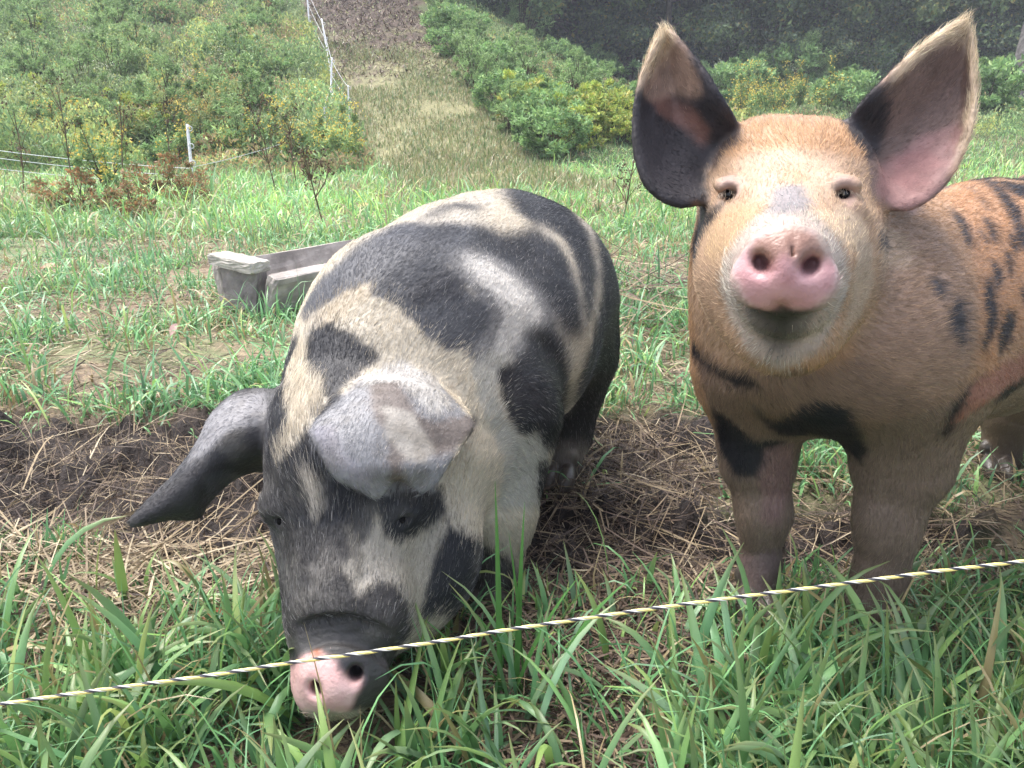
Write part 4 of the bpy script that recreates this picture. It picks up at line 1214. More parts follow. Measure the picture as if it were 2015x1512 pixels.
def build_straw():
    rg = np.random.default_rng(5)
    mat = attr_mat('straw_stem', rough=.6, spec=.25, transl=.08)
    TAN = np.array([(.27, .210, .130), (.20, .15, .097), (.12, .085, .063), (.40, .335, .23), (.065, .047, .037)])
    A = Acc()
    def lay(n, xr, yr, dens, l0, l1, w0, w1, lift, cw=(.3, .25, .2, .1, .15), seg=4, wedge=False, ls=.09, bs=.5):
        x, y = spots(n * 2, xr[0], xr[1], yr[0], yr[1], rg, wedge)
        k = rg.random(len(x)) < dens(x, y)
        x, y = x[k][:n], y[k][:n]; m = len(x)
        B = np.stack((x, y, height(x, y) + rg.uniform(0.002, lift, m)), 1)
        ln = rg.uniform(l0, l1, m)
        c = TAN[rg.choice(5, m, p=cw)] * rg.uniform(.75, 1.2, (m, 1))
        A.add(*blades(B, rg.uniform(0, 2 * np.pi, m), rg.normal(1.52, ls, m), ln, rg.uniform(w0, w1, m), rg.normal(.05, bs, m), c, seg, rg.normal(0, 1.2, m), tipw=.7))
    fn = lambda s, a, b: (lambda x, y: np.clip(a + b * fbm(np.stack((x, y, x * 0), 1), s, 3, 71), 0, 1))
    # long stalks strewn over the wallows
    lay(300, (-1.9, .9), (.95, 2.1), lambda x, y: np.clip(mud_field(x, y) * 1.2, .1, 1), .08, .30, .0018, .0040, .03)
    # straw band in front of the left wallow, around the feet
    lay(1700, (-1.3, -.25), (.98, 1.20), fn(3, .7, .9), .05, .22, .0016, .0042, .035, (.4, .25, .1, .2, .05))
    lay(1100, (-.1, 1.0), (1.05, 1.75), fn(3, .5, 1.0), .04, .18, .0015, .0035, .03, (.2, .25, .3, .05, .2))
    # chopped litter everywhere the soil shows
    lay(26000, (-.9, .9), (.5, 2.3), lambda x, y: fn(4, .6, .7)(x, y) * (1 - .75 * mud_field(x, y) * (x < -.3)), .015, .06, .0012, .0035, .012, (.15, .2, .35, .05, .25), 2, True)
    lay(21000, (-.95, .95), (2.0, 5.4), fn(2, .45, .9), .03, .12, .002, .005, .02, (.35, .25, .2, .15, .05), 2, True)
    # dug-up roots: thin, curly and dark
    lay(13000, (-1.9, 1.0), (.95, 2.1), lambda x, y: mud_field(x, y) * fn(4, .6, .9)(x, y), .03, .11, .0008, .0018, .02, (.12, .22, .26, .05, .35), 6, False, .4, 2.2)
    # pinkish brown mulch by the fence
    lay(7000, (-.10, .32), (.70, 1.10), fn(5, .6, .8), .02, .09, .0015, .0045, .03, (.10, .25, .45, .02, .18), 3)
    lay(500, (.3, 2.0), (2.4, 3.6), fn(2, .5, .9), .15, .5, .003, .006, .12, (.1, .3, .4, .05, .15), 4)
    # fallen chips and leaves on the upper track
    y = 15 + 11 * rg.random(9000) ** .8; x = path_edge(y) - rg.random(9000) * path_width(y)
    k = rg.random(9000) < sstep(11, 17, y) * .8 + .2
    x, y = x[k], y[k]; m = len(x)
    B = np.stack((x, y, height(x, y) + .01), 1)
    c = np.array([(.32, .26, .20), (.17, .125, .09), (.10, .07, .05), (.24, .26, .11), (.06, .042, .033)])[rg.choice(5, m, p=(.08, .27, .3, .15, .2))]
    A.add(*blades(B, rg.uniform(0, 6.28, m), rg.normal(1.3, .3, m), rg.uniform(.04, .14, m), rg.uniform(.012, .035, m), rg.normal(.1, .5, m), c, 2, tipw=.3))
    o = A.build('straw', mat); tag(o, 'dry straw and chopped brown litter scattered over the rooted soil', None, kind='stuff')
def build_haze():
    m = bpy.data.materials.new('haze'); m.use_nodes = True
    nt = m.node_tree; nt.nodes.remove(nt.nodes['Principled BSDF'])
    v = nt.nodes.new('ShaderNodeVolumePrincipled')
    v.inputs['Color'].default_value = (.86, .90, 1, 1); v.inputs['Density'].default_value = .0026
    nt.links.new(v.outputs[0], nt.nodes['Material Output'].inputs['Volume'])
    x0, x1, y0, y1, z0, z1 = -90, 90, -6, 150, -3, 34
    V = [(x, y, z) for x in (x0, x1) for y in (y0, y1) for z in (z0, z1)]
    F = np.array([(0, 1, 3, 2), (4, 6, 7, 5), (0, 4, 5, 1), (2, 3, 7, 6), (0, 2, 6, 4), (1, 5, 7, 3)])
    o = mesh_obj('haze', V, F, m); tag(o, kind='stuff')
# ================================================================ foliage
WARM = np.array((1.08, 1.05, .90))
def leaf_quads(P, D, size, cols, rg, ratio=.5, curl=.25):
    """pointed folded leaves: centre P, growing direction D"""
    n = len(P)
    D = unit(D)
    r = unit(rg.normal(0, 1, (n, 3)))
    S = unit(np.cross(D, r)); N = np.cross(S, D)
    s = size[:, None]
    a = P - D * s * .5
    b = P + S * s * ratio * .5 + N * s * curl * .3
    c = P + D * s * .5 - N * s * curl * .3
    d = P - S * s * ratio * .5 + N * s * curl * .3
    V = np.stack((a, b, c, d), 1).reshape(-1, 3)
    F = np.arange(n * 4).reshape(n, 4)
    return V, F, np.repeat(cols * WARM, 4, 0)
def stems(paths, radii, colr):
    """tubes with 5 sides along polylines"""
    V, F, C = [], [], []; n0 = 0
    for p, r in zip(paths, radii):
        p = np.asarray(p, float); k = len(p)
        t = unit(np.gradient(p, axis=0))
        a = unit(np.cross(t, (0.31, .17, .93)) + 1e-6); b = np.cross(t, a)
        rr = np.linspace(r[0], r[1], k)
        for j in range(k):
            for q in range(5):
                an = 2 * math.pi * q / 5
                V.append(p[j] + (a[j] * math.cos(an) + b[j] * math.sin(an)) * rr[j])
        for j in range(k - 1):
            for q in range(5):
                F.append((n0 + j * 5 + q, n0 + j * 5 + (q + 1) % 5, n0 + (j + 1) * 5 + (q + 1) % 5, n0 + (j + 1) * 5 + q))
        n0 += k * 5
    V = np.array(V)
    return V, np.array(F), np.tile(np.array(colr), (len(V), 1)) * np.random.default_rng(3).uniform(.75, 1.25, (len(V), 1))
LEAF = BARK = None
def mats():
    global LEAF, BARK
    if LEAF is None:
        LEAF = attr_mat('leaf', rough=.5, spec=.35, transl=.3)
        BARK = attr_mat('bark', rough=.85, spec=.1, bump=(18, .8, .03), noise_mix=(12, .6, 1.4))
def place_copy(root, loc, rz, sc, label=None, group=None):
    r = root.copy(); col.objects.link(r)
    r.location = loc; r.rotation_euler = (0, 0, rz); r.scale = (sc,) * 3
    if label: r['label'] = label
    if group: r['group'] = group
    for ch in root.children:
        c = ch.copy(); col.objects.link(c); c.parent = r
        c.matrix_parent_inverse = Matrix.Identity(4)
    return r
def shrub(name, cat, W, H, nl, cols, wts, leaf=.05, seed=1, clumps=40, stemc=(.10, .075, .05), droop=0, ratio=.5, top=None):
    mats()
    rg = np.random.default_rng(seed)
    root = empty(name, (0, 0, 0)); root['category'] = cat
    cc = rg.normal(0, 1, (clumps, 3)); cc = unit(cc) * rg.uniform(.25, 1, (clumps, 1)) ** .6
    cen = np.stack((cc[:, 0] * W * .5, cc[:, 1] * W * .5, (cc[:, 2] * .5 + .5) * H * .85 * rg.uniform(.75, 1.35, clumps) + .06 * H), 1)
    paths = []
    for c in cen:
        b = np.array((rg.normal(0, .06 * W), rg.normal(0, .06 * W), -.08))
        mid = b * .5 + c * .5 + np.array((0, 0, .12 * H)) - np.array((c[0], c[1], 0)) * .15
        q = rg.normal(0, .02 * H, (3, 3))
        paths.append([b, mid * .6 + b * .4 + q[0], mid + q[1], c])
    V, F, C = stems(paths, [(.010 * H + .003, .0025)] * len(paths), stemc)
    s = mesh_obj('stems', V, F, BARK, None, colors=C, smooth=True); s.parent = root
    k = rg.integers(0, clumps, nl)
    rad = rg.uniform(.08, .30, clumps)[k]
    off = unit(rg.normal(0, 1, (nl, 3))) * (rg.random((nl, 1)) ** .45) * rad[:, None] * np.array((W, W, H * .8)) * .55
    P = cen[k] + off
    P[:, 2] = np.abs(P[:, 2])
    D = unit(off / np.array((W, W, H))) + rg.normal(0, .7, (nl, 3)) + np.array((0, 0, .3 - droop))
    base = np.array(cols)[rg.choice(len(cols), nl, p=wts)]
    cl = rg.uniform(.7, 1.3, clumps)[k][:, None]
    c = base * cl * rg.uniform(.7, 1.3, (nl, 1))
    V, F, C = leaf_quads(P, D, rg.uniform(.6, 1.4, nl) * leaf, c, rg, ratio)
    if top:
        tc, tn, ts = top
        m = rg.integers(0, clumps, tn); kk = cen[m] + np.stack((rg.normal(0, .10 * W, tn), rg.normal(0, .10 * W, tn), rg.uniform(.02, .22, tn) * H), 1)
        V2, F2, C2 = leaf_quads(kk, rg.normal(0, 1, (tn, 3)), rg.uniform(.6, 1.4, tn) * ts, np.tile(np.array(tc), (tn, 1)) * rg.uniform(.7, 1.2, (tn, 1)), rg, .8)
        V, F, C = np.vstack((V, V2)), np.vstack((F, F2 + len(V))), np.vstack((C, C2))
    f = mesh_obj('foliage', V, F, LEAF, None, colors=C); f.parent = root
    return root
def tree(label, seed, H=8, R=2.6, lo=.5, nl=16000, cols=None, wts=None, leaf=.13, trunk_r=.14, barkc=(.10, .085, .075)):
    mats()
    rg = np.random.default_rng(seed)
    root = empty('tree'); root['category'] = 'tree'; root['label'] = label
    tp = [np.array((0, 0, -.2))]
    for j in range(8):
        tp.append(tp[-1] + np.array((rg.normal(0, .10), rg.normal(0, .10), H * .86 / 8)))
    paths, radii = [tp], [(trunk_r, .03)]
    tips = []
    for j in range(26):
        h = rg.uniform(.10, .95); i = h * 8; b = tp[int(i)] * (1 - i % 1) + tp[min(int(i) + 1, 8)] * (i % 1)
        a = rg.uniform(0, 2 * math.pi); L = R * rg.uniform(.5, 1.05) * (1.1 - .55 * h)
        e = b + np.array((math.cos(a) * L, math.sin(a) * L, rg.uniform(-.1, .45) * L))
        m = b * .5 + e * .5 + np.array((0, 0, .12 * L)) + rg.normal(0, .06 * L, 3)
        paths.append([b, b * .7 + m * .3 + rg.normal(0, .03, 3), m, e]); radii.append((trunk_r * (.55 - .35 * h), .012)); tips += [m, e, e * .7 + m * .3 + rg.normal(0, .2, 3)]
    V, F, C = stems(paths, radii, barkc)
    s = mesh_obj('trunk', V, F, BARK, None, colors=C, smooth=True); s.parent = root
    tips = np.array(tips); nc = len(tips)
    k = rg.integers(0, nc, nl)
    P = tips[k] + unit(rg.normal(0, 1, (nl, 3))) * (rg.random((nl, 1)) ** .5) * np.array((.75, .75, .5)) * rg.uniform(.5, 1.1, nc)[k][:, None]
    P[:, 2] = np.maximum(P[:, 2], lo * rg.random(nl))
    c = np.array(cols)[rg.choice(len(cols), nl, p=wts)] * rg.uniform(.6, 1.35, nc)[k][:, None] * rg.uniform(.7, 1.3, (nl, 1))
    V, F, C = leaf_quads(P, rg.normal(0, 1, (nl, 3)) + (0, 0, -.3), rg.uniform(.6, 1.4, nl) * leaf, c, rg, .6)
    f = mesh_obj('crown', V, F, LEAF, None, colors=C); f.parent = root
    return root
def dry_weed(label, seed, H, heads, spread=.35, c=(.13, .09, .065), hc=(.10, .07, .055), hs=.016):
    mats()
    rg = np.random.default_rng(seed)
    root = empty('dry_weed'); root['category'] = 'weed'; root['label'] = label
    main = [np.array((0, 0, -.05))]
    lean = rg.normal(0, .10, 2)
    for j in range(5): main.append(main[-1] + np.array((lean[0] * H / 5 + rg.normal(0, .012), lean[1] * H / 5, H / 5)))
    paths, radii, P = [main], [(.006, .003)], []
    for j in range(heads):
        i = rg.integers(2, 5); b = main[i]; a = rg.uniform(0, 6.28); L = H * rg.uniform(.15, spread)
        e = b + np.array((math.cos(a) * L * .6, math.sin(a) * L * .6, L))
        paths.append([b, b * .5 + e * .5 + rg.normal(0, .015, 3), e]); radii.append((.003, .0015)); P.append(e)
        for q in range(4): P.append(e + rg.normal(0, .03, 3)); 
    V, F, C = stems(paths, radii, c)
    V0, F0, C0_ = V, F, C
    P = np.array(P); P = np.repeat(P, 5, 0) + rg.normal(0, .007, (len(P) * 5, 3)); n = len(P)
    V, F, C = leaf_quads(P, rg.normal(0, 1, (n, 3)), np.full(n, hs) * rg.uniform(.5, 1.3, n), np.tile(np.array(hc), (n, 1)) * rg.uniform(.6, 1.6, (n, 1)), rg, .8)
    bpy.data.objects.remove(root)
    root = mesh_obj('dry_weed', np.vstack((V0, V)), np.vstack((F0, F + len(V0))), BARK, None, colors=np.vstack((C0_, C)), smooth=False)
    root['category'] = 'weed'; root['label'] = label
    return root

def on_ground(x, y, dz=0):
    return (float(x), float(y), float(height([x], [y])[0] + dz))
def build_hillside():
    mats()
    rg = np.random.default_rng(77)
    # matted undergrowth over the whole slope (nobody could count it)
    def mat_of(n, xs, ys, hmax, leaf, seed, name, label, lean=0.6):
        x, y = xs, ys
        P2 = np.stack((x, y, x * 0), 1)
        hh = np.clip(.5 + 1.0 * fbm(P2, 1.1, 3, seed), .08, 1.3) * hmax
        z = height(x, y) + hh * rg.random(len(x)) ** .7
        P = np.stack((x, y, z), 1)
        pal = np.array([(.22, .34, .17), (.30, .42, .19), (.17, .28, .15), (.40, .45, .18), (.38, .31, .20), (.29, .37, .21), (.58, .48, .18)])
        f1 = fbm(P2, .55, 3, seed + 1); f2 = fbm(P2, .8, 3, seed + 2); f3 = fbm(P2, 2.2, 2, seed + 3)
        idx = rg.choice(3, len(x))
        idx = np.where((f1 > .12) & (rg.random(len(x)) < .65), 3, idx)
        idx = np.where((f2 > .22) & (rg.random(len(x)) < .55), 4, idx)
        idx = np.where((f2 < -.2) & (rg.random(len(x)) < .7), 5, idx)
        idx = np.where((f3 > .22) & (rg.random(len(x)) < .40) & (z - height(x, y) > hh * .5), 6, idx)
        c = pal[idx] * (1 + .5 * f3[:, None]) * rg.uniform(.7, 1.3, (len(x), 1))
        D = rg.normal(0, lean, (len(x), 3)) + np.array((0, 0, .8))
        V, F, C = leaf_quads(P, D, rg.uniform(.5, 1.6, len(x)) * leaf * np.where(idx == 6, .45, 1), c, rg, .34)
        o = mesh_obj(name, V, F, LEAF, None, colors=np.clip(C, .004, .9)); tag(o, label, kind='stuff')
    n = 340000
    y = 9.6 + 21 * rg.random(n) ** 1.05
    u = rg.uniform(-.86, 0, n)
    x = path_edge(y) - path_width(y) - .1 + (u * (y * 1.05 + 1))
    k = x > -.95 * y - 3
    mat_of(n, x[k], y[k], .68, .070, 91, 'undergrowth', 'matted green and rust weeds covering the left hillside')
    # strip right of the track and the rough field before the wood
    n = 130000
    y = 13.5 + 16 * rg.random(n); x = path_edge(y) + .2 + rg.random(n) ** 1.2 * (y * .75 + 6)
    k = x < .75 * y + 1
    mat_of(n, x[k], y[k], .30, .07, 97, 'rough_field', 'rough green weeds between the grass and the dark wood')

    G1 = [(.15, .26, .12), (.20, .33, .15), (.28, .40, .17)]
    kinds = {
     'green': shrub('shrub', 'shrub', 1.0, .8, 3200, G1, (.4, .4, .2), .072, 1, ratio=.42),
     'yellow': shrub('shrub', 'shrub', .9, .7, 3000, [(.36, .42, .11), (.25, .35, .10), (.48, .44, .14)], (.45, .4, .15), .066, 2),
     'blue': shrub('shrub', 'shrub', .8, .95, 3000, [(.21, .33, .16), (.29, .41, .20)], (.5, .5), .06, 3, ratio=.25),
     'rust': shrub('shrub', 'shrub', .8, .6, 1900, [(.36, .20, .11), (.28, .18, .11), (.22, .27, .13)], (.35, .3, .35), .045, 4),
     'goldenrod': shrub('goldenrod', 'wildflower', .5, .85, 1500, [(.18, .30, .13), (.25, .35, .14)], (.5, .5), .06, 5, 14, ratio=.22, top=((.66, .52, .12), 330, .024)),
     'ochre': shrub('goldenrod', 'wildflower', .6, .75, 1400, [(.20, .28, .14), (.26, .31, .14)], (.5, .5), .06, 6, 16, ratio=.22, top=((.40, .30, .10), 420, .022)),
     'aster': shrub('aster', 'wildflower', .7, .7, 1500, [(.20, .28, .15), (.26, .31, .18)], (.5, .5), .045, 7, 16, ratio=.25, top=((.72, .72, .66), 420, .020)),
    }
    lab = {
     'green': ('dark leafy green shrub, one of many merging on the weedy hillside', 'leafy green shrubs on the left hillside'),
     'yellow': ('yellow-green leafy shrub on the weedy left hillside', 'yellow-green shrubs on the left hillside'),
     'blue': ('tall blue-green narrow-leaved weed clump on the left hillside', 'blue-green weed clumps on the hillside'),
     'rust': ('low rust-brown shrub fading among green weeds on the hillside', 'rust-brown shrubs on the hillside'),
     'goldenrod': ('goldenrod with bright yellow flower heads at the foot of the hillside', 'goldenrods in flower on the left slope'),
     'ochre': ('goldenrod going over, with dull ochre heads, on the left slope', 'ochre goldenrods on the left slope'),
     'aster': ('pale white-flowered aster clump among the hillside weeds', 'white asters on the hillside')}
    used = set()
    def put(kind, x, y, sc=None, label=None, group=None):
        sc = sc or rg.uniform(.5, 1.0) * (1.25 if kind == 'blue' else 1)
        loc = on_ground(x, y, -.14 * sc); rz = rg.uniform(0, 6.28)
        L, Gp = lab[kind]
        if label: L, Gp = label, group
        r = kinds[kind]
        if kind not in used:
            used.add(kind); r.location = loc; r.rotation_euler = (0, 0, rz); r.scale = (sc,) * 3; r['label'] = L
            if Gp: r['group'] = Gp
            return r
        r = place_copy(r, loc, rz, sc, L, Gp)
        if not Gp and 'group' in r: del r['group']
        return r
    # hillside scatter
    tot = 0
    for kind, m in (('green', 34), ('yellow', 14), ('blue', 74), ('rust', 18), ('aster', 9)):
        for _ in range(m):
            y = 10.8 + 14.5 * rg.random() ** .9
            x = path_edge(y) - path_width(y) - .7 - rg.random() * (.66 * y - 3.0 + .22 * (y - 12))
            put(kind, x, y)
    for u, v in ((545, 275), (520, 285), (640, 290), (655, 275), (600, 300), (470, 290), (350, 300), (90, 285), (115, 262), (30, 275), (215, 340), (675, 300), (560, 235), (390, 180), (310, 182), (232, 45)):
        p = ground_at(u, v + 34); put('goldenrod', p[0], p[1], rg.uniform(.85, 1.1))
    for u, v in ((430, 262), (400, 275), (340, 240), (150, 250), (190, 240), (260, 265), (460, 240)):
        p = ground_at(u, v + 34); put('ochre', p[0], p[1], rg.uniform(.9, 1.2))
    for u, v in ((180, 150), (205, 160), (435, 125), (130, 60), (500, 280)):
        p = ground_at(u, v + 26); put('aster', p[0], p[1], rg.uniform(.8, 1.1))
    # bushes right of the track, and the yellow-green vines below the wood
    def rightside(kind, u, v, sc, label, group):
        p = ground_at(u, v); put(kind, p[0], p[1], sc, label, group)
    gl = ('green bush in the belt between the track and the dark wood', 'green bushes along the right of the track')
    yl = ('yellow-green vine-covered bush at the foot of the dark wood', 'yellow-green vine bushes below the wood')
    for u, v in ((930, 150), (985, 200), (960, 165), (1010, 235), (1035, 195), (1060, 255), (1080, 285), (925, 105), (965, 120), (1035, 140), (1100, 215), (1130, 185), (1150, 150), (1190, 190), (1020, 95), (1100, 110), (1190, 140), (920, 60), (1240, 200), (885, 90), (875, 55), (865, 15)):
        rightside('green' if rg.random() < .5 else 'blue', u, v + 20, rg.uniform(.75, 1.15), *gl)
    for u, v in ((1040, 215), (1075, 235), (1110, 250), (1150, 240), (1190, 250), (1120, 215), (1170, 210), (1090, 265), (1210, 235), (1120, 275), (1230, 260)):
        rightside('yellow', u, v + 16, rg.uniform(.7, 1.15), *yl)
    for u, v in ((1470, 215), (1500, 205), (1545, 205), (1575, 200), (1460, 235), (1620, 215), (1530, 225)):
        rightside('goldenrod', u, v + 12, rg.uniform(1.2, 1.6), 'tall goldenrod in bright flower between the ginger pig\'s ears', 'goldenrods behind the ginger pig\'s head')
    for u, v in ((1640, 200), (1680, 210), (1900, 170), (1925, 180), (1935, 215), (1890, 210), (1400, 195), (1450, 190), (1350, 190)):
        rightside('green', u, v + 14, rg.uniform(1.3, 1.9), 'rounded green bush in the rough field before the wood on the right', 'green bushes before the right-hand wood')
    for i in range(22):
        x = -2.5 + i * .95 + rg.normal(0, .3)
        put('green' if i % 3 else 'blue', x, 26.3 + rg.normal(0, .5) - .22 * max(0, 4 - i), rg.uniform(1.5, 2.3), 'tall green bush in the shaded edge of the dark wood', 'bushes at the shaded edge of the wood')
    # dark stalks with seed heads at the foot of the hill
    for i, (u, v, H, nh, L) in enumerate(((150, 390, .95, 12, 'tall dark dried weed stalk nearest the left fence strands'),
                  (245, 388, .85, 9, 'leaning dark dried stalk left of the white post at the hill foot'),
                  (545, 385, .80, 16, 'branching dried thistle-like stalk with black heads right of the white post'),
                  (585, 380, .70, 14, 'slender dried stalk with black heads next to the branching one'),
                  (40, 395, .75, 7, 'short bare dried stalk at the far left of the hill foot'),
                  (640, 440, .55, 20, 'dried brown burdock standing alone in the lush grass'),
                  (355, 372, .60, 6, 'thin dried stalk just left of the white post'),
                  (480, 320, .60, 6, 'thin dark stalk rising through the ochre flowers'),
                  (1225, 440, .45, 6, 'reddish bare stem beside the ginger pig\'s dark ear'))):
        p = ground_at(u, v)
        w = dry_weed(L, 200 + i, H, nh); w.location = p; w.rotation_euler = (0, 0, i * 1.7)
    # red-brown dead bushes at the foot of the slope
    for i, (u, v, s, L) in enumerate(((160, 420, .7, 'orange-brown dead fern clump below the leaning stalk'), (330, 385, .8, 'rust-red bramble clump left of the white post foot'), (270, 425, .55, 'small orange dead clump in the lush grass'), (375, 400, .5, 'rust-brown bramble at the foot of the white post'))):
        p = ground_at(u, v)
        r = put('rust', p[0], p[1], s, L, None)
def build_wood():
    DK = [(.06, .095, .07), (.10, .15, .09), (.15, .21, .10), (.26, .24, .09)]
    w = (.36, .34, .25, .05)
    MD = [(.15, .23, .13), (.20, .29, .15), (.27, .34, .16), (.34, .31, .15)]
    A = [tree('', 31, 8, 2.8, .1, 17000, DK, w, .13), tree('', 32, 9, 3.0, .1, 17000, DK, w, .12), tree('', 33, 7, 2.6, .0, 15000, MD, (.4, .35, .2, .05), .11), tree('', 34, 8, 3.0, .0, 15000, [(.10, .16, .09), (.15, .22, .11), (.20, .27, .12), (.30, .28, .10)], (.35, .35, .2, .1), .14)]
    rg = np.random.default_rng(8)
    n = 0
    pts = []
    for i in range(15):
        pts.append((-1.5 + i * 1.25 + rg.normal(0, .3), 27.4 + rg.normal(0, 1.0) - .22 * max(0, 5 - i), (0, 1, 3, 1, 0, 3)[i % 6]))
    for i in range(12):
        pts.append((-3.0 + i * 1.9 + rg.normal(0, .3), 31 + rg.normal(0, .8), (i + 1) % 2))
    for i in range(13):
        pts.append((-4.0 + i * 2.1 + rg.normal(0, .4), 35 + rg.normal(0, .8), i % 2))
    for i in range(6):
        pts.append((14.5 + i * 1.9, 30 + rg.normal(0, 1.0), 2))
    used = set()
    for x, y, k in pts:
        L, G = (('dark dense tree in the front row of the shaded wood', 'front row of the dark wood') if y < 29.4 and k < 2 else ('mid-green leafy tree among the darker ones at the front of the wood', 'greener trees at the front of the wood') if k == 3 else ('dark tree deep in the shaded wood', 'trees at the back of the dark wood') if k < 2 else ('pale green tree in the thinner wood on the right', 'pale trees on the right'))
        sc = rg.uniform(.8, 1.15) * (.62 if k == 2 else 1)
        loc = on_ground(x, y, -.1); rz = rg.uniform(0, 6.28)
        if k not in used:
            used.add(k); r = A[k]; r.location = loc; r.rotation_euler = (0, 0, rz); r.scale = (sc,) * 3; r['label'] = L; r['group'] = G
        else: place_copy(A[k], loc, rz, sc, L, G)
    # grey trunk at the right edge
    mats()
    g = ground_at(2012, 196)
    rgt = np.random.default_rng(9)
    root = empty('tree', tuple(g)); tag(root, 'thick weathered grey trunk standing alone at the right edge', 'tree')
    R = .42
    V, F, C = [], [], []
    K, S = 40, 28
    for j in range(K):
        h = j / (K - 1) * 9 - .2
        for q in range(S):
            a = 2 * math.pi * q / S
            rr = R * (1.0 - .05 * h) * (1 + .18 * math.exp(-(h + .2) * 2.2)) + .016 * math.sin(a * 11 + h * 1.2) + .012 * math.sin(a * 17 - h * 2) + rgt.normal(0, .006)
            V.append((math.cos(a) * rr + .030 * h, math.sin(a) * rr, h)); C.append(np.array((.19, .175, .17)) * rgt.uniform(.7, 1.15))
    for j in range(K - 1):
        for q in range(S): F.append((j * S + q, j * S + (q + 1) % S, (j + 1) * S + (q + 1) % S, (j + 1) * S + q))
    o = mesh_obj('trunk', np.array(V), np.array(F), BARK, None, smooth=True, colors=np.array(C)); o.parent = root
    rg = np.random.default_rng(12); nl = 14000
    tips = np.stack((rg.normal(0.3, 1.8, 40), rg.normal(0, 1.8, 40), rg.uniform(5.6, 10.5, 40)), 1)
    paths = [[np.array((.15, 0, 4.6)), np.array((.2, 0, 5.2)) * .5 + t * .5, t] for t in tips]
    V, F, C = stems(paths, [(.09, .02)] * 40, (.2, .18, .17))
    o = mesh_obj('limbs', V, F, BARK, None, smooth=True, colors=C); o.parent = root
    k = rg.integers(0, 40, nl)
    P = tips[k] + unit(rg.normal(0, 1, (nl, 3))) * rg.random((nl, 1)) ** .5 * .9
    V, F, C = leaf_quads(P, rg.normal(0, 1, (nl, 3)), rg.uniform(.07, .15, nl), np.array(MD)[rg.choice(4, nl)] * rg.uniform(.7, 1.2, (nl, 1)), rg, .6)
    o = mesh_obj('crown', V, F, LEAF, None, colors=C); o.parent = root
# ================================================================ fence, string, trough
def tube(pts, r, n=8, closed=True):
    p = np.asarray(pts, float); k = len(p)
    r = np.broadcast_to(np.asarray(r, float), (k,))
    t = unit(np.gradient(p, axis=0))
    a = unit(np.cross(t, np.array((.02, .9, .43)))); b = np.cross(t, a)
    an = np.linspace(0, 2 * np.pi, n, endpoint=False)
    V = (p[:, None] + r[:, None, None] * (a[:, None] * np.cos(an)[None, :, None] + b[:, None] * np.sin(an)[None, :, None])).reshape(-1, 3)
    j, q = np.meshgrid(np.arange(k - 1), np.arange(n), indexing='ij')
    F = np.stack((j * n + q, j * n + (q + 1) % n, (j + 1) * n + (q + 1) % n, (j + 1) * n + q), -1).reshape(-1, 4)
    return V, F
def flat_mat(name, c, rough=.5, spec=.4, bump=None, noise_mix=None):
    m, nt, b = new_mat(name)
    b.inputs['Base Color'].default_value = (*c, 1); b.inputs['Roughness'].default_value = rough; b.inputs['Specular IOR Level'].default_value = spec
    return m
def spline(ctrl, n):
    c = np.asarray(ctrl, float); m = len(c)
    t = np.linspace(0, m - 1, n); i = np.clip(np.floor(t).astype(int), 0, m - 2); f = (t - i)[:, None]
    g = lambda o: c[np.clip(i + o, 0, m - 1)]
    return .5 * ((2 * g(0)) + (-g(-1) + g(1)) * f + (2 * g(-1) - 5 * g(0) + 4 * g(1) - g(2)) * f ** 2 + (-g(-1) + 3 * g(0) - 3 * g(1) + g(2)) * f ** 3)
def build_string():
    ctrl = [at(u, v, d) for u, v, d in ((-5200, 2120, .52), (-2400, 1730, .575), (-600, 1468, .60), (-250, 1424, .605), (0, 1386, .61), (400, 1330, .615), (700, 1286, .62), (1000, 1240, .625), (1300, 1196, .63), (1650, 1150, .635), (2015, 1103, .64), (2400, 1052, .645), (2900, 985, .65), (5200, 700, .67), (9000, 220, .70))]
    c = spline(ctrl, 16000)
    c = c + np.stack((vnoise(c, 18, 4), vnoise(c, 18, 5), vnoise(c, 18, 6)), 1) * .0007
    s = np.concatenate(([0], np.cumsum(np.linalg.norm(np.diff(c, axis=0), axis=1))))
    t = unit(np.gradient(c, axis=0)); a = unit(np.cross(t, (0, 0, 1.))); b = np.cross(t, a)
    root = empty('electric_fence_string', tuple(c[8000])); tag(root, 'twisted yellow, black and white electric fence string stretched across the foreground', 'fence string')
    pitch = .0215
    for name, ph, r, off, colr in (('yellow_strand', 0, .00105, .0005, (.70, .60, .20)), ('yellow_strand', 1.0, .00090, .0007, (.72, .64, .26)), ('white_strand', 2.7, .00060, .0009, (.58, .58, .54)), ('black_strand', 3.6, .00058, .0009, (.035, .035, .045)), ('black_strand', 4.7, .00045, .0009, (.05, .05, .06))):
        an = s / pitch * 2 * math.pi + ph + .35 * vnoise(c, 30, 8)
        p = c + (a * np.cos(an)[:, None] + b * np.sin(an)[:, None]) * off
        V, F = tube(p[::2], r * (1 + .12 * vnoise(p[::2], 300, 3)), 8)
        m = flat_mat(name, colr, .45, .5)
        o = mesh_obj(name, V, F, m, root, smooth=True)
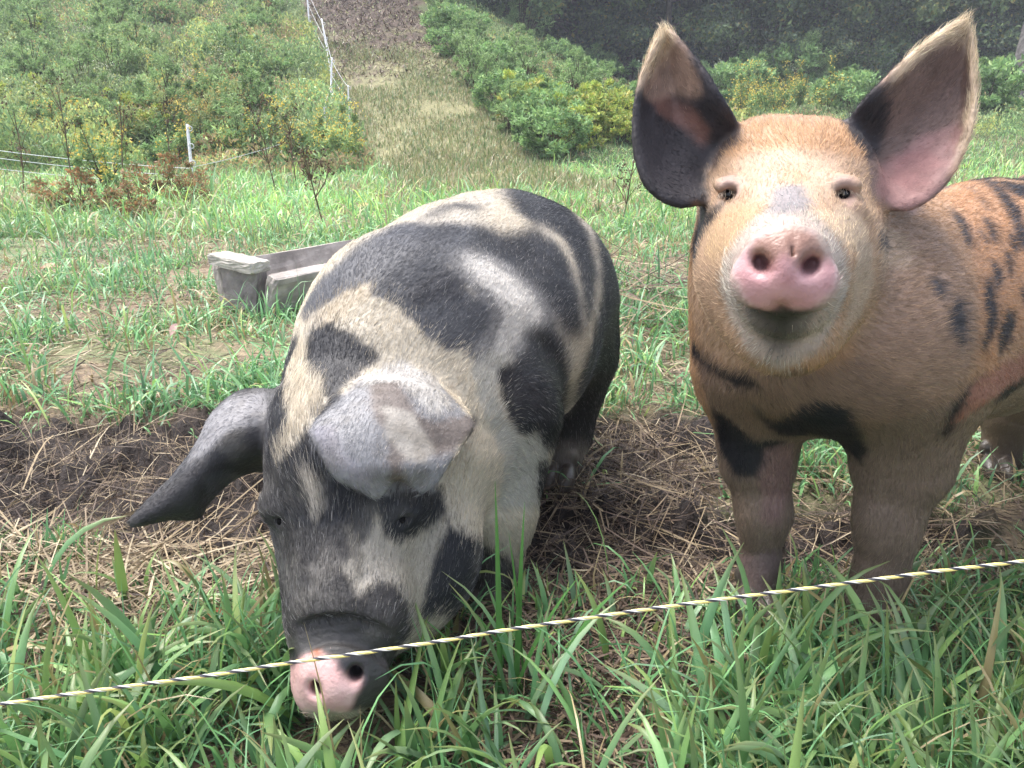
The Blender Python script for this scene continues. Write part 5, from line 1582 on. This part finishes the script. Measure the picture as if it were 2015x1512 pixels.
def post(u0, v0, u1, v1, label, r=.012):
    """white step-in post: foot at pixel (u0, v0), head at (u1, v1)"""
    g = ground_at(u0, v0); d = proj(g)[2]
    top = at(u1, v1, d); L = top - g
    root = empty('fence_post', tuple(g)); tag(root, label, 'fence post')
    m = bpy.data.materials.get('post_plastic') or attr_mat('post_plastic', rough=.5, spec=.4, noise_mix=(40, .8, 1.1))
    k = 14
    pts = [g - unit(L) * .06 + L * 1.0 * j / (k - 1) * (1 + .06) for j in range(k)]
    rr = [r * (1.0 if j < k - 2 else .8) for j in range(k)]
    V, F = tube(pts, rr, 10); V = np.vstack((V, pts[-1] + unit(L) * .004)); n = len(V) - 1
    F3 = np.array([(n, (k - 1) * 10 + q, (k - 1) * 10 + (q + 1) % 10) for q in range(10)])
    mesh_obj('stake', V, [F, F3], m, root, smooth=True, colors=np.tile((.66, .66, .68), (len(V), 1)))
    # clips that carry the strands
    for q in (.35, .62, .9):
        c = g + L * q
        an = np.linspace(0, 2 * np.pi, 13)
        ring = c + np.stack((np.cos(an) * r * 1.5 + r * 1.6, an * 0 - r * .6, np.sin(an) * r * 1.5), 1)
        V, F = tube(ring, r * .33, 6)
        mesh_obj('clip', V, F, m, root, smooth=True, colors=np.tile((.62, .62, .64), (len(V), 1)))
    return g, top
def strand(pts, label, r=.0035, sag=.02, name='fence_strand', group=None):
    P = [np.array(p) for p in pts]
    out = []
    for a, b in zip(P, P[1:]):
        t = np.linspace(0, 1, 24)[:, None]
        out.append(a * (1 - t) + b * t - np.array((0, 0, 1.)) * sag * 4 * t * (1 - t))
    V, F = tube(np.concatenate([o[:-1] for o in out] + [P[-1][None]]), r, 6)
    m = bpy.data.materials.get('strand') or flat_mat('strand', (.60, .62, .64), .5, .4)
    o = mesh_obj(name, V, F, m, None, smooth=True); tag(o, label, 'fence strand', group)
def build_fence():
    a = post(380, 364, 368, 241, 'white fence post nearest the camera, at the foot of the left hillside', .016)
    c = post(651, 207, 653, 112, 'tallest white post in the cluster on the left of the track', .016)
    d = post(687, 246, 685, 165, 'white post standing rightmost, at the edge of the track', .013)
    e = post(642, 268, 637, 203, 'short white post lowest in the cluster, left of the track', .012)
    f = post(650, 140, 633, 37, 'leaning white post higher up the hill beside the track', .016)
    h = post(610, 68, 603, -30, 'farthest white post, near the top of the hillside', .018)
    L = lambda p, q: p[0] + (p[1] - p[0]) * q
    dl = proj(a[0])[2]
    W3 = lambda u, v, k=1.0: at(u, v, dl * k)
    strand([W3(-260, 268, .96), W3(0, 297, .98), L(a, .26)], 'uppermost white strand running left from the nearest post', .004)
    strand([W3(-260, 285, .96), W3(0, 312, .98), L(a, .14)], 'middle white strand running left from the nearest post', .0035)
    strand([W3(-260, 305, .96), W3(0, 333, .98), L(a, .02)], 'lowest white strand running left into the weeds', .0035)
    strand([L(a, .28), L(e, .3)], 'pale strand running from the nearest post to the short post', .003, .05)
    for i, q in enumerate((.92, .62, .34)):
        w = ('top', 'middle', 'bottom')[i]
        strand([L(h, q), L(f, q), L(c, q), L(d, q)], w + ' strand of the white fence climbing beside the track', .0028, .03)
    strand([L(e, .9), L(c, .5)], 'short slack strand joining the two lowest posts by the track', .0035, .03)
def box_mesh(c, ux, uy, uz, sx, sy, sz, taper=(1, 1), n=6, rough=.003, seed=1):
    """board with worn surfaces: subdivided box"""
    rg = np.random.default_rng(seed)
    V, F = [], []
    idx = {}
    def vid(i, j, k):
        key = (i, j, k)
        if key not in idx:
            x, y, z = i / n * 2 - 1, j / n * 2 - 1, k / n * 2 - 1
            tz = (z + 1) / 2; w = taper[0] * (1 - tz) + taper[1] * tz
            p = c + ux * x * sx / 2 * w + uy * y * sy / 2 + uz * z * sz / 2
            e = sum(abs(abs(q) - 1) < 1e-6 for q in (x, y, z))
            p = p - (ux * x * sx / 2 * w + uy * y * sy / 2 + uz * z * sz / 2) * (0, 0, .012, .03)[e] + rg.normal(0, rough, 3) * (e < 3)
            idx[key] = len(V); V.append(p)
        return idx[key]
    for ax in range(3):
        for s in (0, n):
            for a in range(n):
                for b in range(n):
                    q = []
                    for da, db in ((0, 0), (1, 0), (1, 1), (0, 1)):
                        t = [a + da, b + db]; t.insert(ax, s); q.append(vid(*t))
                    F.append(q if (s == n) == (ax != 1) else q[::-1])
    return np.array(V), np.array(F)
def build_trough():
    m = attr_mat('weathered_board', rough=.8, spec=.15, bump=(60, .6, .006), noise_mix=(14, .6, 1.3))
    g = ground_at(480, 618)
    ax = unit(np.array((.57, .76, -.04)))      # length
    sd = unit(np.array((.76, -.57, 0.0)))      # towards the camera side
    up = np.cross(sd, ax); up = up if up[2] > 0 else -up
    root = empty('feed_trough', tuple(g)); tag(root, 'weathered grey feed trough with a capped end, behind the spotted pig', 'trough')
    H, Wd, Ln = .19, .235, 1.15
    def part(name, c, sx, sy, sz, a=sd, b=ax, u=up, colr=(.30, .27, .25), tp=(1, 1), seed=1):
        V, F = box_mesh(np.array(c), a, b, u, sx, sy, sz, tp, 8, .0012, seed)
        k = np.random.default_rng(seed).uniform(.85, 1.1, (len(V), 1))
        return mesh_obj(name, V, F, m, root, smooth=False, colors=np.array(colr) * k)
    o = g + sd * -.01
    part('end_board', o + up * (H * .44) + ax * .02, Wd * .92, .045, H * .90, colr=(.25, .22, .215), tp=(.82, 1), seed=2)
    part('cap_board', o + up * (H * .97) + ax * .012 - sd * .012, Wd * 1.06, .085, .038, colr=(.40, .37, .33), seed=3)
    for s, hh in ((-1, .92), (1, .92)):
        tilt = .26
        u2 = unit(up * math.cos(tilt) + sd * s * math.sin(tilt)); s2 = unit(np.cross(ax, u2))
        part('side_board', o + sd * s * (Wd * .5 + .026) + up * H * .45 * hh + ax * (Ln / 2 + .012), .052, Ln, H * .92 * hh, a=s2, u=u2, colr=(.38, .34, .31), seed=5 + s)
    part('bottom_board', o + up * .03 + ax * (Ln / 2 + .04), Wd * .8, Ln, .03, colr=(.2, .17, .15), seed=8)
    part('end_board', o + up * (H * .44) + ax * Ln, Wd * .92, .030, H * .85, tp=(.82, 1), seed=9)
    # fill: far wall is higher, as seen over the cap
def build_litter():
    """a few single things one can pick out in the grass"""
    mats()
    rg = np.random.default_rng(3)
    def leaf(u, v, size, c, label, rz=0.0, tilt=.5):
        g = ground_at(u, v) + np.array((0, 0, .035)); n = 9
        V, F = [], []
        for i in range(n):
            t = i / (n - 1); w = math.sin(t * math.pi) ** .8 * .24 * size + .0008
            for q in (-1, 0, 1):
                x = (t - .5) * size; y = q * w; z = .25 * size * abs(q) * .4 + .12 * size * math.sin(t * 3)
                X = x * math.cos(rz) - y * math.sin(rz); Y = x * math.sin(rz) + y * math.cos(rz)
                V.append(g + np.array((X, Y * math.cos(tilt), z + Y * math.sin(tilt))))
        for i in range(n - 1):
            for q in range(2): F.append((i * 3 + q, i * 3 + q + 1, i * 3 + q + 4, i * 3 + q + 3))
        o = mesh_obj('fallen_leaf', np.array(V), np.array(F), LEAF, None, smooth=True, colors=np.tile(c, (len(V), 1))); tag(o, label, 'leaf')
    leaf(345, 672, .045, (.62, .40, .38), 'pale pink fallen leaf in the grass left of the spotted pig', 1.2, .9)
    leaf(432, 1262, .045, (.32, .10, .04), 'small rust-red fallen leaf in the grass beside the spotted snout', .2, .4)
    leaf(102, 545, .085, (.50, .28, .20), 'pinkish-brown fallen leaf on the worn ground left of the trough', .1, .3)
    leaf(715, 418, .10, (.55, .45, .2), 'pale yellow fallen leaf in the lush grass beyond the trough', .5, .5)
# ================================================================ put it together
build_ground()
build_string()
build_fence()
build_trough()
build_hillside()
build_wood()
for _c, _r in ((at(668, 1330, .968), .05), (at(700, 1180, 1.03), .06), (at(960, 1170, 1.26), .05), (at(1100, 950, 1.64), .05), (at(1490, 1175, 1.25), .05), (at(1716, 1200, 1.21), .06), (at(1957, 940, 1.67), .05)):
    FOOT.append((_c[0], _c[1], _r * (1.25 if _c[1] < .9 else .8)))
build_grass()
build_straw()
build_litter()
build_animals(.0035, 210000)
build_haze()
